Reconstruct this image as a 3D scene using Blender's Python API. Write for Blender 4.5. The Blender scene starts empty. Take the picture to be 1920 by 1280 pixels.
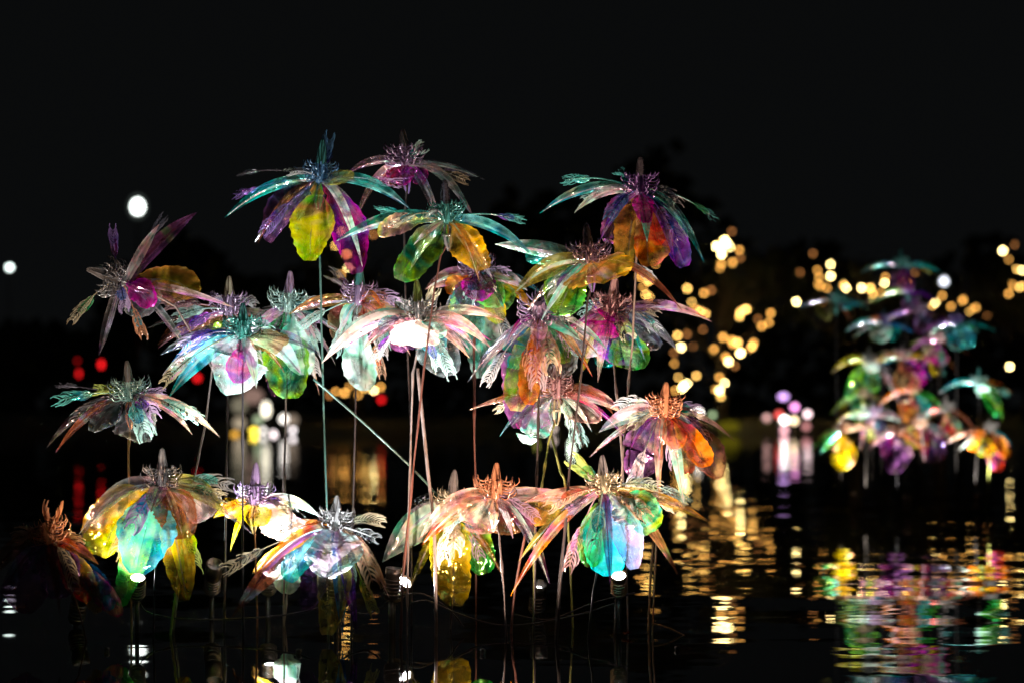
import bpy, math, random, zlib
from mathutils import Vector, Matrix
R = random.Random(7)
SC = bpy.context.scene
COL = SC.collection

# ------------------------------------------------------------------ camera, world, exposure
FPX = 1920 * 85.0 / 36.0          # focal length in photograph pixels
CAMH = 0.628                      # camera height over the water, metres
HORIZON = 780.0
cam_d = bpy.data.cameras.new('camera')
cam = bpy.data.objects.new('camera', cam_d)
COL.objects.link(cam)
cam.location = (0, 0, CAMH)
cam.rotation_euler = (math.pi / 2, 0, 0)
cam_d.lens = 85
cam_d.sensor_width = 36
cam_d.shift_y = 140.0 / 1920.0
cam_d.clip_start = 0.05
cam_d.clip_end = 2000
cam_d.dof.use_dof = True
cam_d.dof.focus_distance = 7.0
cam_d.dof.aperture_fstop = 2.6
SC.camera = cam

w = bpy.data.worlds.new('World')
SC.world = w
w.use_nodes = True
bg = w.node_tree.nodes['Background']
bg.inputs[0].default_value = (0.86, 0.95, 1.0, 1)     # clouded night sky over a town
bg.inputs[1].default_value = 0.0034

SC.view_settings.view_transform = 'Standard'
SC.view_settings.look = 'None'
SC.view_settings.exposure = 0.0
SC.view_settings.gamma = 1.0
SC.view_settings.use_curve_mapping = False
SC.render.engine = 'CYCLES'
cy = SC.cycles
cy.use_denoising = True
cy.max_bounces = 14
cy.diffuse_bounces = 3
cy.glossy_bounces = 4
cy.transmission_bounces = 6
cy.transparent_max_bounces = 24
cy.sample_clamp_indirect = 12
cy.caustics_reflective = False
cy.caustics_refractive = False


def at(x, y, D):
    """point at distance D along the view axis seen at photograph pixel (x, y)"""
    return Vector(((x - 960) * D / FPX, D, CAMH - (y - HORIZON) * D / FPX))


def waterline(D):
    return HORIZON + CAMH * FPX / D


# ------------------------------------------------------------------ helpers
def tag(o, label=None, cat=None, group=None, kind=None):
    if label: o['label'] = label
    if cat: o['category'] = cat
    if group: o['group'] = group
    if kind: o['kind'] = kind
    return o


def empty(name, loc, label, cat, group=None):
    o = bpy.data.objects.new(name, None)
    o.location = loc
    o.empty_display_size = 0.05
    COL.objects.link(o)
    return tag(o, label, cat, group)


def origin(o):
    v = Vector(o.location)
    while o.parent:
        o = o.parent
        v += o.location
    return v


def mesh(name, verts, faces, mat, parent=None, smooth=True, attrs=None, loc=None):
    """one mesh object from world-space vertices (origin put at its parent's, or at loc)"""
    if loc is None:
        loc = origin(parent) if parent else Vector((0, 0, 0))
    loc = Vector(loc)
    me = bpy.data.meshes.new(name)
    me.from_pydata([tuple(Vector(v) - loc) for v in verts], [], faces)
    if mat: me.materials.append(mat)
    if smooth:
        me.polygons.foreach_set('use_smooth', [True] * len(me.polygons))
    if attrs:
        for k, vals in attrs.items():
            a = me.attributes.new(k, 'FLOAT', 'POINT')
            a.data.foreach_set('value', vals)
    o = bpy.data.objects.new(name, me)
    COL.objects.link(o)
    if parent:
        o.parent = parent
        o.location = loc - origin(parent)
    else:
        o.location = loc
    return o


class MB:
    def __init__(s):
        s.v = []
        s.f = []

    def add(s, v, f):
        b = len(s.v)
        s.v += [Vector(q) for q in v]
        s.f += [tuple(i + b for i in q) for q in f]

    def tube(s, pts, rad, n=6, cap=True):
        pts = [Vector(p) for p in pts]
        if not hasattr(rad, '__len__'): rad = [rad] * len(pts)
        v = []
        ref = None
        for i, p in enumerate(pts):
            t = (pts[min(i + 1, len(pts) - 1)] - pts[max(i - 1, 0)])
            t = t.normalized() if t.length > 1e-9 else Vector((0, 0, 1))
            if ref is None:
                ref = t.orthogonal().normalized()
            a = (ref - t * ref.dot(t))
            a = a.normalized() if a.length > 1e-6 else t.orthogonal().normalized()
            ref = a
            b = t.cross(a)
            for k in range(n):
                q = 2 * math.pi * k / n
                v.append(p + (a * math.cos(q) + b * math.sin(q)) * rad[i])
        f = []
        for i in range(len(pts) - 1):
            for k in range(n):
                k2 = (k + 1) % n
                f.append((i * n + k, i * n + k2, (i + 1) * n + k2, (i + 1) * n + k))
        if cap:
            f.append(tuple(range(n))[::-1])
            f.append(tuple((len(pts) - 1) * n + k for k in range(n)))
        s.add(v, f)

    def lathe(s, prof, base, axis=Vector((0, 0, 1)), n=16, flute=0.0):
        """prof = [(r, z)] about base along axis; flute pinches every other vertex"""
        axis = Vector(axis).normalized()
        a = axis.orthogonal().normalized()
        b = axis.cross(a)
        v = []
        for r, z in prof:
            for k in range(n):
                q = 2 * math.pi * k / n
                rr = r * (1 - flute * (k % 2))
                v.append(Vector(base) + axis * z + (a * math.cos(q) + b * math.sin(q)) * rr)
        f = []
        for i in range(len(prof) - 1):
            for k in range(n):
                k2 = (k + 1) % n
                f.append((i * n + k, i * n + k2, (i + 1) * n + k2, (i + 1) * n + k))
        f.append(tuple(range(n))[::-1])
        f.append(tuple((len(prof) - 1) * n + k for k in range(n)))
        s.add(v, f)

    def ribbon(s, pts, wd, side):
        """flat strip along pts, width list wd, side vectors"""
        v = []
        for i, p in enumerate(pts):
            v += [p - side[i] * wd[i] * .5, p + side[i] * wd[i] * .5]
        f = [(2 * i, 2 * i + 1, 2 * i + 3, 2 * i + 2) for i in range(len(pts) - 1)]
        s.add(v, f)

    def ball(s, c, r, nu=12, nv=8, sc=(1, 1, 1)):
        v = []
        for j in range(nv + 1):
            th = math.pi * j / nv
            for i in range(nu):
                ph = 2 * math.pi * i / nu
                v.append(Vector(c) + Vector((r * sc[0] * math.sin(th) * math.cos(ph), r * sc[1] * math.sin(th) * math.sin(ph), r * sc[2] * math.cos(th))))
        f = []
        for j in range(nv):
            for i in range(nu):
                i2 = (i + 1) % nu
                f.append((j * nu + i, (j + 1) * nu + i, (j + 1) * nu + i2, j * nu + i2))
        s.add(v, f)

    def box(s, c, d):
        x, y, z = c
        a, b, h = d[0] / 2, d[1] / 2, d[2] / 2
        v = [(x + i * a, y + j * b, z + k * h) for k in (-1, 1) for j in (-1, 1) for i in (-1, 1)]
        s.add(v, [(0, 2, 3, 1), (4, 5, 7, 6), (0, 1, 5, 4), (2, 6, 7, 3), (0, 4, 6, 2), (1, 3, 7, 5)])

    def build(s, name, mat, parent=None, smooth=True, loc=None):
        return mesh(name, s.v, s.f, mat, parent, smooth, None, loc)


# ------------------------------------------------------------------ materials
def new_mat(name):
    m = bpy.data.materials.new(name)
    m.use_nodes = True
    nt = m.node_tree
    nt.nodes.clear()
    out = nt.nodes.new('ShaderNodeOutputMaterial')
    return m, nt, out


def N(nt, t, **kw):
    n = nt.nodes.new(t)
    for k, v in kw.items():
        if k.startswith('i_'):
            n.inputs[k[2:].replace('_', ' ')].default_value = v
        else:
            setattr(n, k, v)
    return n


def mth(nt, op, a, b=None):
    n = nt.nodes.new('ShaderNodeMath')
    n.operation = op
    for i, q in enumerate((a, b)):
        if q is None: continue
        if isinstance(q, (int, float)):
            n.inputs[i].default_value = q
        else:
            nt.links.new(q, n.inputs[i])
    return n.outputs[0]


def film(name, cols, opac, dust=0.06, gloss=0.18, scale=6.0, patch=.7, shift=.42):
    """thin dichroic plastic film: hue drifts over the sheet and with the angle it is seen at"""
    m, nt, out = new_mat(name)
    L = nt.links.new
    tc = N(nt, 'ShaderNodeTexCoord')
    oi = N(nt, 'ShaderNodeObjectInfo')
    lw = N(nt, 'ShaderNodeLayerWeight', i_Blend=0.5)
    al = N(nt, 'ShaderNodeAttribute', attribute_name='along')
    rim = N(nt, 'ShaderNodeAttribute', attribute_name='rim')  # film made denser at the rims to put in the edge highlight
    add = N(nt, 'ShaderNodeVectorMath', operation='ADD')
    L(tc.outputs['Object'], add.inputs[0])
    cmb = N(nt, 'ShaderNodeCombineXYZ')
    L(mth(nt, 'MULTIPLY', oi.outputs['Random'], 37.0), cmb.inputs[0])
    L(mth(nt, 'MULTIPLY', oi.outputs['Random'], 11.0), cmb.inputs[2])
    L(cmb.outputs[0], add.inputs[1])
    n1 = N(nt, 'ShaderNodeTexNoise')
    n1.inputs['Scale'].default_value = scale
    n1.inputs['Detail'].default_value = 2.0
    n1.inputs['Distortion'].default_value = 1.6
    L(add.outputs[0], n1.inputs['Vector'])
    fac = mth(nt, 'MULTIPLY', n1.outputs['Fac'], 1.7)
    fac = mth(nt, 'ADD', fac, mth(nt, 'MULTIPLY', oi.outputs['Random'], 0.8))
    fac = mth(nt, 'ADD', fac, mth(nt, 'MULTIPLY', lw.outputs['Facing'], 0.45))
    fac = mth(nt, 'ADD', fac, mth(nt, 'MULTIPLY', al.outputs['Fac'], 0.45))
    fac = mth(nt, 'PINGPONG', fac, 1.0)
    cr = N(nt, 'ShaderNodeValToRGB')
    e = cr.color_ramp.elements
    e[0].position = 0.0
    e[0].color = (*cols[0], 1)
    e[1].position = 1.0
    e[1].color = (*cols[-1], 1)
    for i, c in enumerate(cols[1:-1]):
        q = e.new((i + 1) / (len(cols) - 1))
        q.color = (*c, 1)
    L(fac, cr.inputs[0])
    # second interference order: crisp patches of the complementary hues
    n5 = N(nt, 'ShaderNodeTexNoise')
    n5.inputs['Scale'].default_value = scale * .9
    n5.inputs['Detail'].default_value = 1.0
    n5.inputs['Distortion'].default_value = 2.6
    L(add.outputs[0], n5.inputs['Vector'])
    cr2 = N(nt, 'ShaderNodeValToRGB')
    e2 = cr2.color_ramp.elements
    e2[0].color = (.05, .60, .55, 1)
    e2[1].color = (.85, .55, .15, 1)
    for q, c in ((.22, (.10, .20, .75)), (.42, (.70, .06, .55)), (.58, (.90, .35, .40)), (.78, (.15, .65, .15))):
        e2.new(q).color = (*c, 1)
    L(mth(nt, 'PINGPONG', mth(nt, 'ADD', mth(nt, 'MULTIPLY', n5.outputs['Fac'], 1.5), mth(nt, 'ADD', mth(nt, 'MULTIPLY', lw.outputs['Facing'], .8), mth(nt, 'MULTIPLY', oi.outputs['Random'], 5.3))), 1.0), cr2.inputs[0])
    w5 = N(nt, 'ShaderNodeClamp')
    L(mth(nt, 'MULTIPLY', mth(nt, 'SUBTRACT', n5.outputs['Fac'], .50), 5.0), w5.inputs[0])
    mx5 = N(nt, 'ShaderNodeMix', data_type='RGBA')
    L(mth(nt, 'MULTIPLY', w5.outputs[0], shift), mx5.inputs['Factor'])
    L(cr.outputs[0], mx5.inputs['A'])
    L(cr2.outputs[0], mx5.inputs['B'])
    hs = N(nt, 'ShaderNodeHueSaturation')
    hs.inputs['Saturation'].default_value = 1.07
    hs.inputs['Value'].default_value = 1.08
    L(mx5.outputs['Result'], hs.inputs['Color'])
    col = hs.outputs[0]
    # dust and scratches
    n2 = N(nt, 'ShaderNodeTexNoise')
    n2.inputs['Scale'].default_value = 160
    n2.inputs['Detail'].default_value = 3
    L(add.outputs[0], n2.inputs['Vector'])
    d = mth(nt, 'MULTIPLY', mth(nt, 'SUBTRACT', n2.outputs['Fac'], 0.54), 6.0)
    dn = N(nt, 'ShaderNodeClamp')
    L(d, dn.inputs[0])
    dustf = mth(nt, 'MULTIPLY', dn.outputs[0], dust)
    mixd = N(nt, 'ShaderNodeMix', data_type='RGBA')
    L(dustf, mixd.inputs['Factor'])
    L(col, mixd.inputs['A'])
    mixd.inputs['B'].default_value = (0.75, 0.74, 0.72, 1)
    base = mixd.outputs['Result']
    # crinkle
    n3 = N(nt, 'ShaderNodeTexNoise')
    n3.inputs['Scale'].default_value = 13
    n3.inputs['Detail'].default_value = 2
    n3.inputs['Distortion'].default_value = 2.5
    L(add.outputs[0], n3.inputs['Vector'])
    bp = N(nt, 'ShaderNodeBump')
    bp.inputs['Strength'].default_value = 0.4
    bp.inputs['Distance'].default_value = 0.016
    L(n3.outputs['Fac'], bp.inputs['Height'])
    tr = N(nt, 'ShaderNodeBsdfTransparent')
    mt = N(nt, 'ShaderNodeMix', data_type='RGBA')
    mt.inputs['Factor'].default_value = 0.35
    L(col, mt.inputs['A'])
    mt.inputs['B'].default_value = (1, 1, 1, 1)
    L(mt.outputs['Result'], tr.inputs['Color'])
    df = N(nt, 'ShaderNodeBsdfDiffuse')
    L(base, df.inputs['Color'])
    L(bp.outputs[0], df.inputs['Normal'])
    tl = N(nt, 'ShaderNodeBsdfTranslucent')
    L(base, tl.inputs['Color'])
    L(bp.outputs[0], tl.inputs['Normal'])
    dt = N(nt, 'ShaderNodeMixShader', i_Fac=0.5)
    L(df.outputs[0], dt.inputs[1])
    L(tl.outputs[0], dt.inputs[2])
    op = mth(nt, 'ADD', mth(nt, 'MULTIPLY', mth(nt, 'ADD', oi.outputs['Random'], .45), opac * .8), mth(nt, 'MULTIPLY', rim.outputs['Fac'], 0.45))
    op = mth(nt, 'ADD', op, dustf)
    # streaks of thicker coating
    op = mth(nt, 'ADD', op, mth(nt, 'MULTIPLY', mth(nt, 'SUBTRACT', n3.outputs['Fac'], 0.5), 0.9 * patch))
    # the coating mirrors in patches and is nearly clear between them
    n4 = N(nt, 'ShaderNodeTexNoise')
    n4.inputs['Scale'].default_value = 8
    n4.inputs['Detail'].default_value = 1.5
    n4.inputs['Distortion'].default_value = 2.0
    L(add.outputs[0], n4.inputs['Vector'])
    pc = N(nt, 'ShaderNodeClamp')
    L(mth(nt, 'MULTIPLY', mth(nt, 'SUBTRACT', n4.outputs['Fac'], .40), 5.0), pc.inputs[0])
    op = mth(nt, 'MULTIPLY', op, mth(nt, 'ADD', mth(nt, 'MULTIPLY', pc.outputs[0], 1.25 * patch), 1.0 - patch))
    opc = N(nt, 'ShaderNodeClamp')
    L(op, opc.inputs[0])
    opc.inputs[1].default_value = 0.05
    opc.inputs[2].default_value = 0.95
    ms = N(nt, 'ShaderNodeMixShader')
    L(opc.outputs[0], ms.inputs[0])
    L(tr.outputs[0], ms.inputs[1])
    L(dt.outputs[0], ms.inputs[2])
    gl = N(nt, 'ShaderNodeBsdfGlossy')
    gl.inputs['Roughness'].default_value = 0.11
    mg = N(nt, 'ShaderNodeMix', data_type='RGBA')
    mg.inputs['Factor'].default_value = 0.12
    L(col, mg.inputs['A'])
    mg.inputs['B'].default_value = (1, 1, 1, 1)
    L(mg.outputs['Result'], gl.inputs['Color'])
    L(bp.outputs[0], gl.inputs['Normal'])
    fin = N(nt, 'ShaderNodeMixShader')
    L(mth(nt, 'ADD', mth(nt, 'MULTIPLY', lw.outputs['Facing'], 0.25), gloss), fin.inputs[0])
    L(ms.outputs[0], fin.inputs[1])
    L(gl.outputs[0], fin.inputs[2])
    L(fin.outputs[0], out.inputs[0])
    return m


def acrylic(name, col, opac=0.6, rough=0.2):
    m, nt, out = new_mat(name)
    L = nt.links.new
    tc = N(nt, 'ShaderNodeTexCoord')
    n2 = N(nt, 'ShaderNodeTexNoise')
    n2.inputs['Scale'].default_value = 60
    n2.inputs['Detail'].default_value = 3
    L(tc.outputs['Object'], n2.inputs['Vector'])
    cr = N(nt, 'ShaderNodeMix', data_type='RGBA')
    L(n2.outputs['Fac'], cr.inputs['Factor'])
    cr.inputs['A'].default_value = (col[0] * .6, col[1] * .6, col[2] * .6, 1)
    cr.inputs['B'].default_value = (min(1, col[0] * 1.3), min(1, col[1] * 1.3), min(1, col[2] * 1.3), 1)
    df = N(nt, 'ShaderNodeBsdfDiffuse')
    tl = N(nt, 'ShaderNodeBsdfTranslucent')
    L(cr.outputs['Result'], df.inputs['Color'])
    L(cr.outputs['Result'], tl.inputs['Color'])
    a = N(nt, 'ShaderNodeMixShader', i_Fac=0.45)
    L(df.outputs[0], a.inputs[1])
    L(tl.outputs[0], a.inputs[2])
    tr = N(nt, 'ShaderNodeBsdfTransparent')
    tr.inputs[0].default_value = (.5 + col[0] * .5, .5 + col[1] * .5, .5 + col[2] * .5, 1)
    b = N(nt, 'ShaderNodeMixShader', i_Fac=opac)
    L(tr.outputs[0], b.inputs[1])
    L(a.outputs[0], b.inputs[2])
    gl = N(nt, 'ShaderNodeBsdfGlossy')
    gl.inputs['Roughness'].default_value = rough
    fr = N(nt, 'ShaderNodeFresnel')
    fr.inputs[0].default_value = 1.5
    c = N(nt, 'ShaderNodeMixShader')
    L(mth(nt, 'ADD', fr.outputs[0], 0.05), c.inputs[0])
    L(b.outputs[0], c.inputs[1])
    L(gl.outputs[0], c.inputs[2])
    L(c.outputs[0], out.inputs[0])
    return m


def solid(name, col, rough=0.6, metallic=0.0, noise=0.3, scale=30):
    m, nt, out = new_mat(name)
    L = nt.links.new
    tc = N(nt, 'ShaderNodeTexCoord')
    n2 = N(nt, 'ShaderNodeTexNoise')
    n2.inputs['Scale'].default_value = scale
    n2.inputs['Detail'].default_value = 4
    L(tc.outputs['Object'], n2.inputs['Vector'])
    cr = N(nt, 'ShaderNodeMix', data_type='RGBA')
    L(n2.outputs['Fac'], cr.inputs['Factor'])
    cr.inputs['A'].default_value = tuple(c * (1 - noise) for c in col) + (1,)
    cr.inputs['B'].default_value = tuple(min(1, c * (1 + noise)) for c in col) + (1,)
    p = N(nt, 'ShaderNodeBsdfPrincipled')
    L(cr.outputs['Result'], p.inputs['Base Color'])
    p.inputs['Roughness'].default_value = rough
    p.inputs['Metallic'].default_value = metallic
    L(p.outputs[0], out.inputs[0])
    return m


def glow(name, col, strength, sample=False):
    m, nt, out = new_mat(name)
    e = N(nt, 'ShaderNodeEmission')
    e.inputs[0].default_value = (*col, 1)
    e.inputs[1].default_value = strength
    nt.links.new(e.outputs[0], out.inputs[0])
    m.cycles.emission_sampling = 'FRONT_BACK' if sample else 'NONE'
    return m


FILM = {
    'teal':    film('film_teal', [(.0, .22, .20), (.02, .55, .45), (.05, .35, .55), (.25, .75, .70), (.02, .45, .38)], .5),
    'green':   film('film_green', [(.02, .30, .04), (.10, .70, .12), (.45, .80, .05), (.02, .50, .25), (.30, .75, .30)], .5),
    'lime':    film('film_lime', [(.35, .70, .03), (.85, .75, .05), (.90, .45, .12), (.15, .65, .05), (.80, .85, .30)], .55),
    'yellow':  film('film_yellow', [(.85, .60, .03), (.90, .75, .10), (.55, .60, .03), (.90, .45, .05), (.80, .75, .35)], .5),
    'amber':   film('film_amber', [(.55, .24, .02), (.80, .45, .06), (.35, .28, .04), (.70, .30, .08), (.60, .45, .10)], .48),
    'orange':  film('film_orange', [(.85, .18, .04), (.90, .38, .08), (.70, .10, .06), (.90, .50, .20), (.85, .60, .30)], .5),
    'red':     film('film_red', [(.60, .03, .04), (.80, .10, .06), (.45, .02, .15), (.85, .30, .12)], .45),
    'magenta': film('film_magenta', [(.55, .01, .28), (.75, .03, .45), (.30, .01, .40), (.80, .08, .20), (.40, .02, .50)], .4),
    'violet':  film('film_violet', [(.16, .03, .45), (.40, .08, .75), (.06, .06, .55), (.65, .15, .75), (.25, .25, .80)], .42),
    'blue':    film('film_blue', [(.02, .08, .45), (.05, .35, .70), (.20, .15, .70), (.05, .55, .65)], .42),
    'pearl':   film('film_pearl', [(.80, .70, .62), (.50, .85, .75), (.85, .55, .62), (.80, .80, .80), (.70, .60, .85)], .68),
    'frost':   film('film_frosted', [(.72, .88, .84), (.40, .85, .75), (.85, .84, .84), (.85, .60, .72), (.55, .85, .82)], .9, .2, .12, 5, .35, .08),
    'bell':    film('film_bell', [(.01, .45, .50), (.02, .60, .58), (.04, .36, .66), (.25, .72, .72), (.02, .55, .48)], .8, .1, .16, 5, .25, .15),
    'amethyst': film('film_amethyst', [(.55, .35, .80), (.70, .45, .85), (.40, .50, .80), (.75, .50, .80)], .7, .1, .16, 5, .25, .15),
    'blush':   film('film_blush', [(.90, .75, .66), (.92, .60, .50), (.85, .82, .76), (.80, .55, .60), (.70, .85, .78)], .8, .15, .12, 5, .25, .15),
    'mint':    film('film_mint', [(.35, .85, .65), (.75, .90, .85), (.10, .65, .45), (.85, .70, .80), (.40, .80, .85)], .85),
    'pink':    film('film_pink', [(.85, .35, .40), (.90, .60, .50), (.75, .30, .70), (.90, .70, .62), (.60, .30, .65)], .45),
    'peach':   film('film_peach', [(.85, .45, .28), (.85, .62, .45), (.75, .35, .30), (.80, .70, .50), (.50, .70, .55)], .45),
    'smoke':   film('film_smoke', [(.22, .20, .24), (.40, .42, .44), (.20, .28, .34), (.35, .26, .30), (.45, .40, .36)], .16),
    'clear':   film('film_clear', [(.45, .55, .52), (.55, .50, .55), (.40, .55, .60), (.60, .55, .48)], .12, gloss=.12),
    'brown':   film('film_brown', [(.22, .07, .04), (.40, .14, .07), (.30, .16, .06), (.45, .10, .10)], .42),
    'olive':   film('film_olive', [(.35, .32, .05), (.55, .50, .12), (.25, .30, .08), (.50, .35, .08)], .42),
    'plum':    film('film_plum', [(.18, .06, .20), (.35, .12, .32), (.14, .08, .28), (.40, .10, .20)], .3),
}
ACR = {  # crown and cone tints put the coloured light on clear plastic into its colour
    'gray': acrylic('acrylic_grey', (.42, .40, .40), .5),
    'dark': acrylic('acrylic_smoked', (.22, .20, .24), .55),
    'teal': acrylic('acrylic_teal', (.15, .55, .48), .55),
    'blue': acrylic('acrylic_blue', (.15, .35, .60), .55),
    'lilac': acrylic('acrylic_lilac', (.62, .45, .70), .55),
    'violet': acrylic('acrylic_violet', (.42, .25, .70), .55),
    'pink': acrylic('acrylic_pink', (.85, .50, .52), .6),
    'peach': acrylic('acrylic_peach', (.85, .50, .32), .65),
    'orange': acrylic('acrylic_orange', (.90, .38, .20), .7),
    'white': acrylic('acrylic_white', (.80, .80, .80), .6),
    'cream': acrylic('acrylic_cream', (.75, .66, .45), .6),
    'mint': acrylic('acrylic_mint', (.50, .80, .72), .6),
    'magenta': acrylic('acrylic_magenta', (.75, .08, .55), .6),
    'lime': acrylic('acrylic_lime', (.65, .75, .20), .6),
}
ROD = {
    'black': solid('rod_black', (.012, .01, .01), .5, 0, .4, 50),
    'dark': solid('rod_dark', (.055, .045, .045), .3, 0, .5, 50),
    'warm': solid('rod_warm', (.34, .18, .08), .4, 0, .5, 50),  # warm lamplight on the stems put into the rod colour
    'rust': solid('rod_rust', (.14, .055, .04), .4, 0, .5, 50),
    'pale': solid('rod_pale', (.22, .18, .165), .35, 0, .5, 50),
    'teal': solid('rod_teal', (.07, .15, .125), .3, 0, .4, 50),
    'lime': solid('rod_lime', (.26, .28, .07), .4, 0, .4, 50),
}

# ------------------------------------------------------------------ setting: water, bank
def water_mat():
    m, nt, out = new_mat('pond_water')
    L = nt.links.new
    tc = N(nt, 'ShaderNodeTexCoord')
    mp = N(nt, 'ShaderNodeMapping')
    mp.inputs['Scale'].default_value = (.21, 1.0, 1.0)
    mp.inputs['Rotation'].default_value = (0, 0, math.radians(4))
    L(tc.outputs['Object'], mp.inputs[0])

    mp2 = N(nt, 'ShaderNodeMapping')
    mp2.inputs['Scale'].default_value = (.42, 1.0, 1.0)
    mp2.inputs['Rotation'].default_value = (0, 0, math.radians(-24))
    L(tc.outputs['Object'], mp2.inputs[0])

    def noise(scale, det, dist=0.0, mp=mp):
        n = N(nt, 'ShaderNodeTexNoise')
        n.inputs['Scale'].default_value = scale
        n.inputs['Detail'].default_value = det
        n.inputs['Distortion'].default_value = dist
        L(mp.outputs[0], n.inputs['Vector'])
        return n.outputs['Fac']
    # heights in metres
    calm = N(nt, 'ShaderNodeClamp')
    L(mth(nt, 'MULTIPLY', mth(nt, 'SUBTRACT', noise(.22, 1.0, .5), .36), 4.0), calm.inputs[0])
    h = mth(nt, 'MULTIPLY', noise(1.1, 1.0, .3), 0.0062)
    h = mth(nt, 'ADD', h, mth(nt, 'MULTIPLY', noise(1.7, 0.0, .2, mp2), 0.0042))
    h = mth(nt, 'ADD', h, mth(nt, 'MULTIPLY', mth(nt, 'MULTIPLY', noise(3.4, 1.0, .4), calm.outputs[0]), 0.0012))
    h = mth(nt, 'ADD', h, mth(nt, 'MULTIPLY', mth(nt, 'MULTIPLY', noise(9.0, 0.0, .2), calm.outputs[0]), 0.00012))
    bp = N(nt, 'ShaderNodeBump')
    bp.inputs['Strength'].default_value = 1.0
    bp.inputs['Distance'].default_value = 1.0
    L(h, bp.inputs['Height'])
    p = N(nt, 'ShaderNodeBsdfPrincipled')
    p.inputs['Base Color'].default_value = (.02, .02, .018, 1)
    p.inputs['Roughness'].default_value = 0.015
    p.inputs['IOR'].default_value = 1.33
    L(bp.outputs[0], p.inputs['Normal'])
    L(p.outputs[0], out.inputs[0])
    return m


BANKY = 85.0
mb = MB()
mb.add([(-200, -8, 0), (200, -8, 0), (200, BANKY + 2, 0), (-200, BANKY + 2, 0)], [(0, 1, 2, 3)])
tag(mb.build('pond_water', water_mat(), smooth=False), 'still black pond water with slow ripples', None, None, 'structure')
# far bank: a grassy slope with an uneven edge
gv, gf = [], []
xs = [-200 + i * 4 for i in range(101)]
rows = [(0, -.4), (.8, .12), (2.5, .34), (8, .55), (60, 1.2), (600, 2.0)]
for x in xs:
    j = R.uniform(-.5, .5)
    for (dy, z) in rows:
        gv.append((x, BANKY + dy + j, z + (R.uniform(-.05, .05) if dy > .5 else 0)))
nr = len(rows)
for i in range(len(xs) - 1):
    for k in range(nr - 1):
        a = i * nr + k
        gf.append((a, a + nr, a + nr + 1, a + 1))
tag(mesh('bank', gv, gf, solid('bank_grass', (.10, .11, .07), .9, 0, .5, 3)), 'dark grassy far bank of the pond', None, None, 'structure')

# ------------------------------------------------------------------ petals
UP = Vector((0, 0, 1))
YAX = Vector((0, 1, 0))


def bez(B, C, T, t):
    return B * ((1 - t) ** 2) + C * (2 * t * (1 - t)) + T * (t * t)


def dbez(B, C, T, t):
    d = (C - B) * (2 * (1 - t)) + (T - C) * (2 * t)
    return d.normalized() if d.length > 1e-9 else UP.copy()


def prof_strap(t):
    return max(.02, (.30 + .70 * math.sin(math.pi * min(1, t * .78 + .16)) ** 1.0) * (1 - t ** 5) ** .8)


def prof_paddle(t, ex=2.3):
    if t < .18:
        return .16 + .5 * (t / .18) ** 2 * .5
    q = (t - .60) / .42
    return max(.03, math.sqrt(max(0, 1 - abs(q) ** ex)))


def prof_round(t):
    q = (t - .55) / .47
    return max(.04, math.sqrt(max(0, 1 - abs(q) ** 2.6))) if t > .06 else .2


def sheet(name, root, B, C, T, w, face, fold, mat, kind, sgn=1):
    strap = kind == 's'
    w *= {'s': .80, 'p': .88}.get(kind, 1)
    n, m = (13, 4) if strap else (22, 8)
    pf = prof_strap if strap else (prof_round if kind == 'r' else prof_paddle)
    ph = R.uniform(0, 6)
    lob = R.uniform(7, 11)
    amp = R.uniform(.05, .12)
    peak = R.uniform(.44, .72)
    skew = R.uniform(-.24, .24)
    keel = R.choice((0, .0, .25, .5, -.35)) if kind == 'p' else R.uniform(-.1, .1)
    sweep = R.uniform(-.16, .16)
    ex = R.uniform(1.35, 2.4)
    if kind == 'p': pf = lambda t: prof_paddle(t ** (math.log(.6) / math.log(peak)), ex)
    V, F, rim, alo = [], [], [], []
    for i in range(n + 1):
        t = i / n
        P = bez(B, C, T, t)
        Tn = dbez(B, C, T, t)
        ip = Tn.cross(YAX)
        ip = ip.normalized() if ip.length > .15 else Vector((1, 0, 0))
        if ip.dot(Vector((.3, 0, 1))) < 0: ip = -ip
        W = (ip * face + YAX * (sgn * (1 - face)))
        W = (W - Tn * W.dot(Tn)).normalized()
        Nn = Tn.cross(W).normalized()
        ww = w * pf(t)
        if not strap and t > .2:
            ww *= 1 + .045 * math.sin(lob * 2 * math.pi * t + ph) + .07 * math.sin(9 * t + 2 * ph)
        for k in range(m + 1):
            u = -1 + 2 * k / m
            off = fold * ww * .5 * abs(u)
            if not strap:
                off = fold * ww * .5 * (u * u) + keel * ww * .5 * abs(u) + amp * w * .30 * abs(u) ** 2 * math.sin(lob * 4.1 * t + ph + (1.7 if u > 0 else 0)) \
                    + .035 * w * math.sin(9 * t + 4 * u + ph)
            side_ = u * ww * .5 * (1 + skew * u) + (0 if strap else sweep * w * math.sin(math.pi * t))
            V.append(P + W * side_ + Nn * off)
            a = abs(u)
            r = a ** 8 if not strap else a ** 4 * .7
            if k == m // 2: r = .8 if strap else .45
            if t > .93: r = max(r, .6)
            if not strap and k != m // 2 and t > .2:
                r += .22 * max(0, math.sin(lob * 2 * math.pi * t + 5 * a + ph)) ** 6
            rim.append(min(1, r))
            alo.append(t)
    for i in range(n):
        for k in range(m):
            a = i * (m + 1) + k
            F.append((a, a + 1, a + m + 2, a + m + 1))
    return mesh(name, V, F, mat, root, True, {'rim': rim, 'along': alo})


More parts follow.
